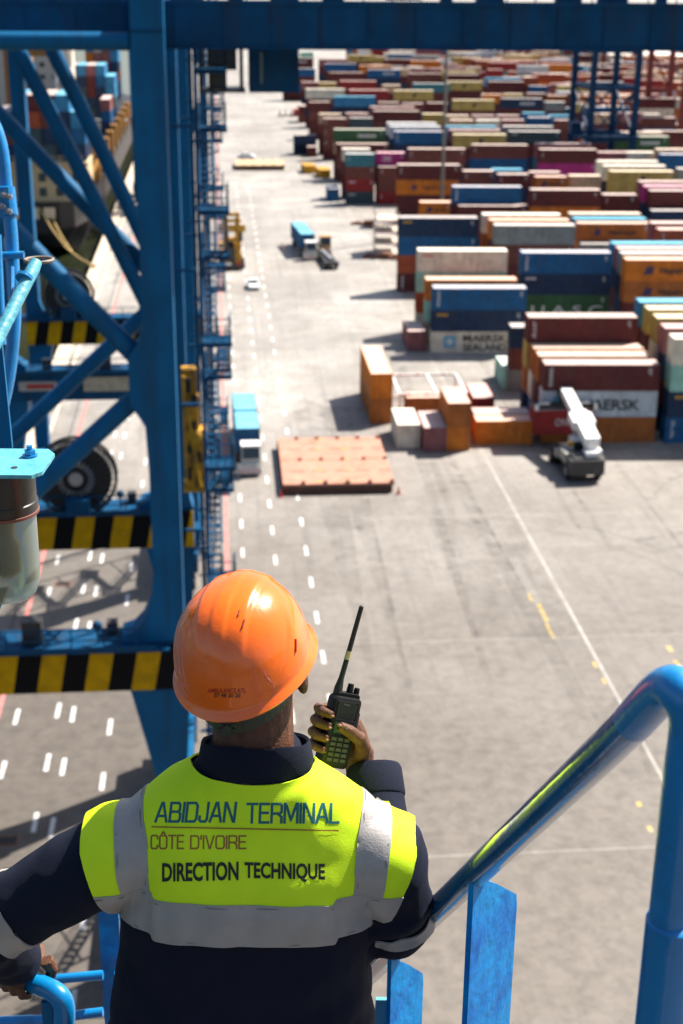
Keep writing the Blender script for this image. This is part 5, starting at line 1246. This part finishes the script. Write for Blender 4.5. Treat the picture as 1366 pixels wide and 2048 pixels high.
# one figure: the skin is the person, the clothes are its children
core = MB()
for q in (head, hand, lh): core.add(q.v, q.f)
core.path([(0,.02,-.05),(0,.03,-.16),(0,.04,-.45),(0,.05,-.85)],[.06,.08,.08,.09],16); core.path([SL+Vector((.2,0,.02)),SL,EL,EL.lerp(HL,.9)],[.04,.04,.035,.028],12); core.path([SR+Vector((-.2,0,.02)),SR,ER,WR_],[.04,.04,.035,.029],12)
for s in (-1,1): core.path([(s*.02,.05,-.82),(s*.10,.08,-.98),(s*.11,.08,-1.2),(s*.11,.08,-1.45)],[.07,.06,.05,.04],12)
me_p = evaluated(core, [('REMESH', dict(mode='VOXEL', voxel_size=.0021)), ('SMOOTH', dict(factor=.5, iterations=3))]); me_p.materials.append(M_SKIN); me_p.polygons.foreach_set('use_smooth', [True]*len(me_p.polygons))
bpy.data.objects.remove(wk); wk = link('person', me_p); wk.name = 'person'; wk.matrix_world = ML
tag(wk, 'worker from behind in orange hard hat, yellow vest and navy coverall, holding a radio', 'person')
cov = link('coverall', me_body, wk)
# stand-up collar
b = MB(); n = 40; r0 = []; 
for (z, hx, hy, cy) in ((-.044,.096,.073,.032),(-.022,.099,.078,.032),(.000,.098,.079,.032),(.026,.093,.076,.032),(.030,.091,.074,.032),(.026,.087,.070,.032),(-.028,.087,.069,.034)):
    r0.append([Vector((0.004+hx*cos(2*pi*k/n), cy+hy*sin(2*pi*k/n), z+.004*max(0,-sin(2*pi*k/n))-.022*sin(2*pi*k/n)*(1 if z > -.01 else .4)+.003*noise.noise(Vector((cos(2*pi*k/n)*2,sin(2*pi*k/n)*2,z*20))))) for k in range(n)])
b.loft(r0, cap=False); col_ = b.build('collar', M_NAVY, cov, smooth=True)
# vest
bv = [v.co.copy() for v in me_body.vertices]; bf = [list(p.vertices) for p in me_body.polygons]
def armhole(p):
    lim = .287 if p.z > -.15 else .287-.30*(-.15-p.z)
    if p.x > 0: lim -= .012
    if p.z < -.17:                              # below the armpit keep off the sleeves
        pass
    return lim-abs(p.x)
def is_arm(p):
    for a, b_, r in ((SL,EL,.089),(SR,ER,.084)):
        t = seg_t(p, a, b_)
        if t > .42 and (p-a.lerp(b_,t)).length < r+.012 and abs(p.x) > .205: return True
    for a, b_, r in ((EL,HL,.09),(ER,WR_,.09)):
        t = seg_t(p, a, b_)
        if (p-a.lerp(b_,t)).length < r+.012 and (p.y > .17 or abs(p.x) > .235): return True
    return False
sst = lambda a, b_, x: (lambda t: t*t*(3-2*t))(max(0,min(1,(x-a)/(b_-a))))
PL = lambda p: sst(-.166,-.158,p.x)*sst(.142,.134,p.x)*(1 if p.y < .05 else 0)      # box pleat in the middle of the back
ZB = lambda p: -.279 + .012*cos(p.x*9) - .020*max(0,p.x+.02) - .010*PL(p)
def vest_field(p):
    if is_arm(p): return -.01
    nk = Vector((p.x/.124, (p.y-.035)/.108, 0)).length-1
    return min(armhole(p), p.z-ZB(p), -.014-p.z-.25*max(0,p.y-.02))
vv, vf = clip(bv, bf, vest_field)
M_VEST = mat('fluorescent_yellow_cloth', (.67,.93,.014), .7, var=.05, scale=12, bump=.12, bscale=500, spec=.3)
M_REFL = mat('grey_reflective_tape', (.34,.315,.295), .5, .08, var=.08, scale=25, bump=.12, bscale=260)
vest = cloth('safety_vest', vv, vf, .006, .0035, M_VEST, wk, .003)
strap = lambda p: .0285-abs(abs(p.x)-(.212-.09*max(0,-.03-p.z)))
sv, sf = clip(vv, vf, lambda p: min(strap(p), p.z-ZB(p)-.072))
for s_ in (-1, 1):
    a_, c_ = clip(sv, sf, lambda p: s_*p.x); cloth('reflective_strap', a_, c_, .0085, .0028, M_REFL, vest, .003)
bvv, bff = clip(vv, vf, lambda p: .0755-(p.z-ZB(p)))
cloth('reflective_band', bvv, bff, .0088, .003, M_REFL, vest, .003)
M_SEAM = mat('tape_stitching', (.20,.185,.17), .7)
for lo_, hi_ in ((.0035,.0052),):
    a_, c_ = clip(sv, sf, lambda p: min(strap(p)-lo_, hi_-strap(p))); cloth('stitched_seam', a_, c_, .0118, .0007, M_SEAM, vest, .003)
    a_, c_ = clip(bvv, bff, lambda p: .0008-abs((p.z-ZB(p))-.0705)); cloth('stitched_seam', a_, c_, .0122, .0007, M_SEAM, vest, .003)
    a_, c_ = clip(bvv, bff, lambda p: .0008-abs((p.z-ZB(p))-.005)); cloth('stitched_seam', a_, c_, .0122, .0007, M_SEAM, vest, .003)
# bands on the sleeves
def sleeve_band(a, b_, t0, t1, name='sleeve_band'):
    def f(p):
        t = (p-a).dot(b_-a)/(b_-a).length_squared; c = a.lerp(b_,max(0,min(1.2,t)))
        if (p-c).length > .12: return -.01
        return min(t-t0, t1-t, (abs(p.x)-(.19 if a.x < 0 else .212))*4)
    x, y = clip(bv, bf, f); cloth(name, x, y, .002, .003, M_REFL, cov, .002)
sleeve_band(SL, EL, .70, .86); sleeve_band(SR, ER, .86, 1.02)
# cuff of the right sleeve
d_ = (WR_-ER).normalized(); b = MB(); b.path([WR_-d_*.055, WR_-d_*.05, WR_-d_*.004, WR_+d_*.004, WR_-d_*.004], [.054,.0555,.0535,.050,.046], 26, cap=False); b.build('cuff', M_NAVY, cov, smooth=True)
# trousers end in boots on the landing
for s in (-1,1):
    b = MB(); b.ell((s*.11,.12,-1.475),(.05,.14,.05),16,9); b.path([(s*.11,.07,-1.46),(s*.11,.07,-1.35)],[.055,.06],14); b.build('boot', M_BLACK, wk, smooth=True)

# helmet
HA, HB, HH = .1115, .134, .137
def helm(phi, e, out=0.0):
    c, s = cos(phi), sin(phi); ce, se = cos(e)**.80, sin(e)**.92
    x, y, z = HA*c*ce, HB*s*ce, HH*se
    drop = .018*max(0,-s)**1.6*(1-e/(pi/2))**1.5
    q = Vector((x, y, z-drop))
    nrm_ = Vector((x/HA**2, y/HB**2, z/HH**2)).normalized()
    rg = 0; ax_ = abs(x); up_ = max(0,min(1,(e-.50)/.40))
    rg += .0034*(1/(1+math.exp((ax_-.044)/.0013)))*up_ + .0016*(1/(1+math.exp((ax_-.0125)/.0013)))*up_
    f_ = phi if phi <= pi else phi-2*pi
    if c < 0: f_ = -pi-f_ if f_ < 0 else pi-f_
    if -1.35 < f_ < .2:                          # sweeping crease low on each side
        ec = .06+.48*((f_+1.2)/1.0)**2 if f_ > -1.2 else .06
        k_ = max(0,min(1,(f_+1.25)/.3))*max(0,min(1,(.15-f_)/.3))
        rg += .0026*k_*(1/(1+math.exp((e-ec)/.016)))*max(0,min(1,e/.06))
    return q + nrm_*(rg+out)
b = MB(); nu, ne = 144, 44; rings = []
def rim(phi, o, dz_):
    c, s = cos(phi), sin(phi); p = helm(phi, 0); pk = .024*max(0,s)**3
    r = Vector((c/HA, s/HB, 0)).normalized(); return p + r*(o+pk*(o/.014)) + Vector((0,0,dz_-.012*max(0,s)**3*(o/.014)))
ph_ = [2*pi*k/nu for k in range(nu)]
rings.append([rim(f,.0015,.004) for f in ph_]); rings.append([rim(f,.0060,-.0105) for f in ph_]); rings.append([rim(f,.0090,-.0105) for f in ph_]); rings.append([rim(f,.0100,-.0080) for f in ph_]); rings.append([rim(f,.0080,-.0050) for f in ph_]); rings.append([rim(f,.0030,.003) for f in ph_])
for i in range(1, ne):
    e = (pi/2)*(i/ne)*.995; rings.append([helm(f, e) for f in ph_])
b.loft(rings, cap=False); top_ = len(b.v); b.v.append(sum((v for v in rings[-1]), Vector())/nu); b.f += [[top_-nu+k, top_-nu+(k+1)%nu, top_] for k in range(nu)]; b.m += [0]*nu
HMX = MLi.inverted()
HELM = HM @ Matrix.Translation((-.006,.058,.176)) @ Matrix.Rotation(radians(3),4,'X')
b.v = [HELM @ v for v in b.v]
M_HAT = mat('orange_helmet_shell', (.90,.145,.004), .22, var=.05, scale=10, bump=.05, bscale=90, dirt=(.62,.10,.012), dscale=34, damt=.35, coat=.5, streak=(1,1,.25))
hel = b.build('hard_hat', M_HAT, wk, smooth=True); 
hbvh = BVHTree.FromPolygons([v.co for v in hel.data.vertices], [list(p.vertices) for p in hel.data.polygons])
vbvh = BVHTree.FromPolygons([v.co for v in vest.data.vertices], [list(p.vertices) for p in vest.data.polygons])
def print_on(body, x0, y0, x1, y1, bvh, m, parent, lift=.0014, skew=0.0, drop=0.0, name='printed_lettering', raw=None, **kw):
    """lettering lying on a surface; x/y are measured on the photo"""
    if raw: vs, fs = raw
    else: vs, fs = text_fit(body, x1-x0, y1-y0, **kw)
    mm = bpy.data.meshes.new('t'); mm.from_pydata(vs, [], fs); bm = bmesh.new(); bm.from_mesh(mm)
    bmesh.ops.triangulate(bm, faces=bm.faces); b = MB(); vs = []
    o_ = MLi @ CP
    for v in bm.verts:
        px = x0+v.co.x; py = y1-v.co.y + drop*v.co.x + skew*sin(pi*v.co.x/max(1,(x1-x0)))
        dr = (MLi.to_3x3() @ ray(px, py)).normalized(); h = bvh.ray_cast(o_, dr)
        p = h[0] if h[0] is not None else o_+dr*2.4
        vs.append(p - dr*lift)
    bm.verts.index_update(); b.add(vs, [[v.index for v in f.verts] for f in bm.faces]); bm.free()
    return b.build(name, m, parent, fix=False)
GLY = {'A':(.80,[[(0,0),(.36,1),(.46,1),(.80,0)],[(.14,.30),(.68,.30)]]), 'B':(.74,[[(0,0),(0,1),(.58,1),(.68,.9),(.68,.62),(.58,.53),(0,.53)],[(.58,.53),(.74,.42),(.74,.1),(.63,0),(0,0)]]),
 'I':(0.0,[[(0,0),(0,1)]]), 'D':(.76,[[(0,0),(0,1),(.62,1),(.76,.86),(.76,.14),(.62,0),(0,0)]]), 'J':(.55,[[(.55,1),(.55,.12),(.44,0),(.10,0),(0,.10),(0,.26)]]), 'N':(.76,[[(0,0),(0,1),(.08,1),(.68,0),(.76,0),(.76,1)]]),
 'T':(.72,[[(0,1),(.72,1)],[(.36,1),(.36,0)]]), 'E':(.64,[[(.64,1),(0,1),(0,0),(.64,0)],[(0,.52),(.58,.52)]]), 'R':(.74,[[(0,0),(0,1),(.62,1),(.74,.9),(.74,.58),(.62,.48),(0,.48)],[(.44,.48),(.74,.3),(.74,0)]]),
 'M':(.95,[[(0,0),(0,1),(.08,1),(.475,.12),(.87,1),(.95,1),(.95,0)]]), 'L':(.58,[[(0,1),(0,0),(.58,0)]]), 'C':(.70,[[(.70,.76),(.70,.90),(.58,1),(.12,1),(0,.88),(0,.12),(.12,0),(.58,0),(.70,.10),(.70,.24)]]),
 'O':(.78,[[(.14,1),(.64,1),(.78,.87),(.78,.13),(.64,0),(.14,0),(0,.13),(0,.87),(.14,1)]]), 'V':(.74,[[(0,1),(.33,0),(.41,0),(.74,1)]]), '^':(.78,[[(.14,1),(.64,1),(.78,.87),(.78,.13),(.64,0),(.14,0),(0,.13),(0,.87),(.14,1)],[(.22,1.14),(.39,1.28),(.56,1.14)]]), "'":(.0,[[(0,1.02),(0,.76)]]), ' ':(.30,[])}
def stroke_word(word, w, h, t=.125, slant=.12, gap=.24):
    W = sum(GLY[c][0] for c in word)+gap*(len(word)-1)+t; sx = w/(W+slant); q = []; x = t/2
    for c in word:
        for st in GLY[c][1]: q.append([Vector(((x+a+slant*y_)*sx, y_*h, 0)) for a, y_ in st])
        x += GLY[c][0]+gap
    return q, t*h
def print_strokes(word, x0, y0, x1, y1, m, parent, bvh, t=.125, slant=.12, drop=0.0, lift=.0004):
    strokes, tw = stroke_word(word, x1-x0, y1-y0, t, slant); b = MB(); o_ = MLi @ CP; n = 0; m3_ = MLi.to_3x3()
    def hit(v, lf):
        dr = (m3_ @ ray(x0+v.x, y1-v.y+drop*v.x)).normalized(); h = bvh.ray_cast(o_, dr); return (h[0] if h[0] is not None else o_+dr*2.4)-dr*lf
    for st in strokes:
        n += 1; P = [st[0]]
        for a, c in zip(st, st[1:]):
            k = max(1, int((c-a).length/5)); P += [a.lerp(c, i/k) for i in range(1, k+1)]
        ext = tw*.5; vs = []; cl = (st[0]-st[-1]).length < .01
        if not cl: P[0] = P[0]+(P[0]-P[1]).normalized()*ext*.9; P[-1] = P[-1]+(P[-1]-P[-2]).normalized()*ext*.9
        for i, p in enumerate(P):
            a = P[i-1] if i else (P[-2] if cl else p); c = P[i+1] if i < len(P)-1 else (P[1] if cl else p)
            d1 = (p-a).normalized() if (p-a).length > 1e-6 else (c-p).normalized(); d2 = (c-p).normalized() if (c-p).length > 1e-6 else d1
            n1 = Vector((-d1.y,d1.x,0)); n2 = Vector((-d2.y,d2.x,0)); mm_ = (n1+n2); mm_ = mm_.normalized() if mm_.length > .1 else n1
            mm_ = mm_/max(.55, mm_.dot(n1)); vs += [hit(p+mm_*ext, lift+.00002*n), hit(p-mm_*ext, lift+.00002*n)]
        b.add(vs, [(2*i,2*i+2,2*i+3,2*i+1) for i in range(len(P)-1)])
    return b.build('printed_lettering', m, parent, fix=False)
def bar_raw(w, h, n=24):
    vs = [Vector((w*k/n, y, 0)) for k in range(n+1) for y in (0, h)]; return vs, [[2*k,2*k+2,2*k+3,2*k+1] for k in range(n)]
M_TEAL = mat('teal_print', (.004,.115,.13), .6); M_BRN = mat('brown_print', (.32,.13,.015), .6); M_INK = mat('black_print', (.008,.008,.008), .6); M_REDP = mat('red_print', (.38,.015,.01), .5)
LF = .0013
print_strokes('ABIDJAN', 309,1606,474,1643, M_TEAL, vest, vbvh, .14, .16)
print_strokes('TERMINAL', 492,1608,680,1645, M_TEAL, vest, vbvh, .14, .05)
print_on('', 303,1652,678,1655, vbvh, M_BRN, vest, LF, drop=.021, raw=bar_raw(375,2.6), name='printed_line')
print_strokes('C^TE', 301,1671,368,1697, M_BRN, vest, vbvh, .13, .02)
print_strokes("D'IVOIRE", 380,1672,493,1697, M_BRN, vest, vbvh, .13, .02)
print_on('DIRECTION', 324,1726,477,1764, vbvh, M_INK, vest, LF, drop=-.02, offset=.028)
print_on('TECHNIQUE', 489,1724,650,1762, vbvh, M_INK, vest, LF, drop=.022, offset=.028)
print_on('AMBULANCE ATL', 415,1377,492,1386, hbvh, M_REDP, hel, .0006, offset=.01)
print_on('07 48 20 20', 428,1387,481,1395, hbvh, M_INK, hel, .0006, offset=.012)
# vents and inner band of the helmet
for f, e0, e1 in ((-1.02,.93,1.02),(-1.04,1.10,1.17),(-.30,.26,.38)):
    b = MB(); pp = [HELM @ helm(f+.02*k, e0+(e1-e0)*k/5, .0008) for k in range(6)]; b.path(pp, .0014 if f < -.5 else .002, 8); b.build('vent_slot', mat('vent_dark',(.34,.035,.004),.5), hel, smooth=True)
M_BAND = mat('dark_green_plastic', (.018,.028,.016), .45)
b = MB(); r1 = []
for (z, g) in ((-.020,.0),(-.045,.0)):
    r1.append([HELM @ Vector((.086*cos(2*pi*k/48), .108*sin(2*pi*k/48)-.004, z-.028*max(0,-sin(2*pi*k/48)))) for k in range(48)])
r1 += [[p*1.0+Vector((0,0,0)) for p in r1[1]], ]
b.loft(r1[:2], cap=False); hb_ = evaluated(b, [('SOLIDIFY', dict(thickness=.003))]); hb_.materials.append(M_BAND); link('head_band', hb_, hel)
b = MB(); kc = lc(455,1455,2.288); kd = Vector((0,-1,.1)).normalized(); b.path([kc-kd*.012, kc+kd*.006], .0145, 14); b.path([kc+kd*.006,kc+kd*.010],.008,10)
for k in range(8): a = 2*pi*k/8; u = Vector((cos(a),0,sin(a))); b.bar(kc+kd*.007, kc+kd*.007+u*.0135, .0025,.0025)
b.build('adjuster_knob', M_BAND, hel)

# ---------------------------------------------------------------- two-way radio (held, a thing of its own)
M_RAD = mat('radio_black_plastic', (.006,.006,.006), .5, spec=.25, var=.1, scale=200, bump=.05, bscale=600)
rd = thing('two_way_radio', 'black handheld two-way radio with long antenna held in the worker\'s right hand', 'radio'); rd.matrix_world = MR
def rbox(b, c, d, r=.006, n=5):
    """box with rounded corners seen from the front"""
    out = []
    for cx, cy, a0 in ((1,1,0),(-1,1,pi/2),(-1,-1,pi),(1,-1,3*pi/2)):
        for k in range(n+1): a = a0+pi/2*k/n; out.append((c[0]+cx*(d[0]/2-r)+r*cos(a), c[1]+cy*(d[1]/2-r)+r*sin(a)))
    rr = [[Vector((c[0]+(x-c[0])*q,c[1]+(y-c[1])*q,z)) for x, y in out] for q, z in ((.93,c[2]-d[2]/2),(1,c[2]-d[2]/2+.003),(1,c[2]+d[2]/2-.003),(.93,c[2]+d[2]/2))]
    return b.loft(rr)
b = MB(); rbox(b,(0,0,0),(.056,.134,.034),.009); rbox(b,(.002,.066,-.002),(.046,.016,.026),.005); b.build('radio_body', M_RAD, rd, smooth=True)
b = MB(); rbox(b,(0,.042,.0172),(.042,.034,.002),.004)
for k in range(5): b.box((0,.032+k*.005,.0185),(.030,.0012,.0012))
b.build('speaker_grille', mat('grille_black',(.02,.02,.02),.6), rd)
b = MB(); rbox(b,(0,.010,.0172),(.038,.022,.002),.002); b.build('display', mat('display_blue_grey',(.05,.10,.11),.12), rd)
b = MB()
for r_ in range(5):
    for c_ in range(3): b.box((-.0135+c_*.0135,-.012-r_*.0098,.0180),(.0100,.0062,.0025))
b.build('keypad', mat('key_grey',(.05,.05,.045),.5), rd)
vs, fs = text_fit('Icom', .011, .0035, offset=.01); b = MB(); b.add([Vector((-.008+v.x,.052+v.y,.0188)) for v in vs], fs); b.build('lettering', mat('pale_print',(.4,.4,.4),.5), rd, fix=False)
b = MB(); b.path([(-.017,.066,-.004),(-.017,.080,-.004),(-.016,.098,-.004),(-.0135,.14,-.004),(-.011,.19,-.004),(-.0085,.236,-.004),(-.0082,.2385,-.004)],[.0085,.0080,.0052,.0048,.0046,.0044,.002],16); an = b.build('antenna', M_BLACK, rd, smooth=True)
b = MB(); b.path([(-.0137,.134,-.004),(-.0130,.150,-.004)],.0054,14); b.build('antenna_tape', mat('cream_tape',(.45,.38,.20),.7), an)
for x, h, r_ in ((.006,.017,.0065),(.020,.011,.0058)):
    b = MB(); b.path([(x,.070,-.002),(x,.076+h*.3,-.002),(x,.074+h,-.002)],[r_,r_,r_*.85],12); b.build('control_knob', M_RAD, rd)
b = MB(); b.box((.030,.025,.0),(.006,.030,.016)); b.box((.030,-.005,.0),(.005,.014,.012)); b.build('side_key', M_BLACK, rd)
for (pp, rr) in ((H_(-.016,.0165,.0345),.0055),(H_(-.031,.030,.0275),.0042),(H_(-.031,.008,.0275),.0044),(H_(-.031,-.015,.0275),.0042),(H_(-.031,-.037,.027),.004)):
    b = MB(); b.ell(pp,(rr,rr*.6,rr*.9),10,7,RM.to_3x3()); b.build('fingernail', mat('fingernail',(.20,.09,.055),.45,spec=.3), wk, smooth=True)
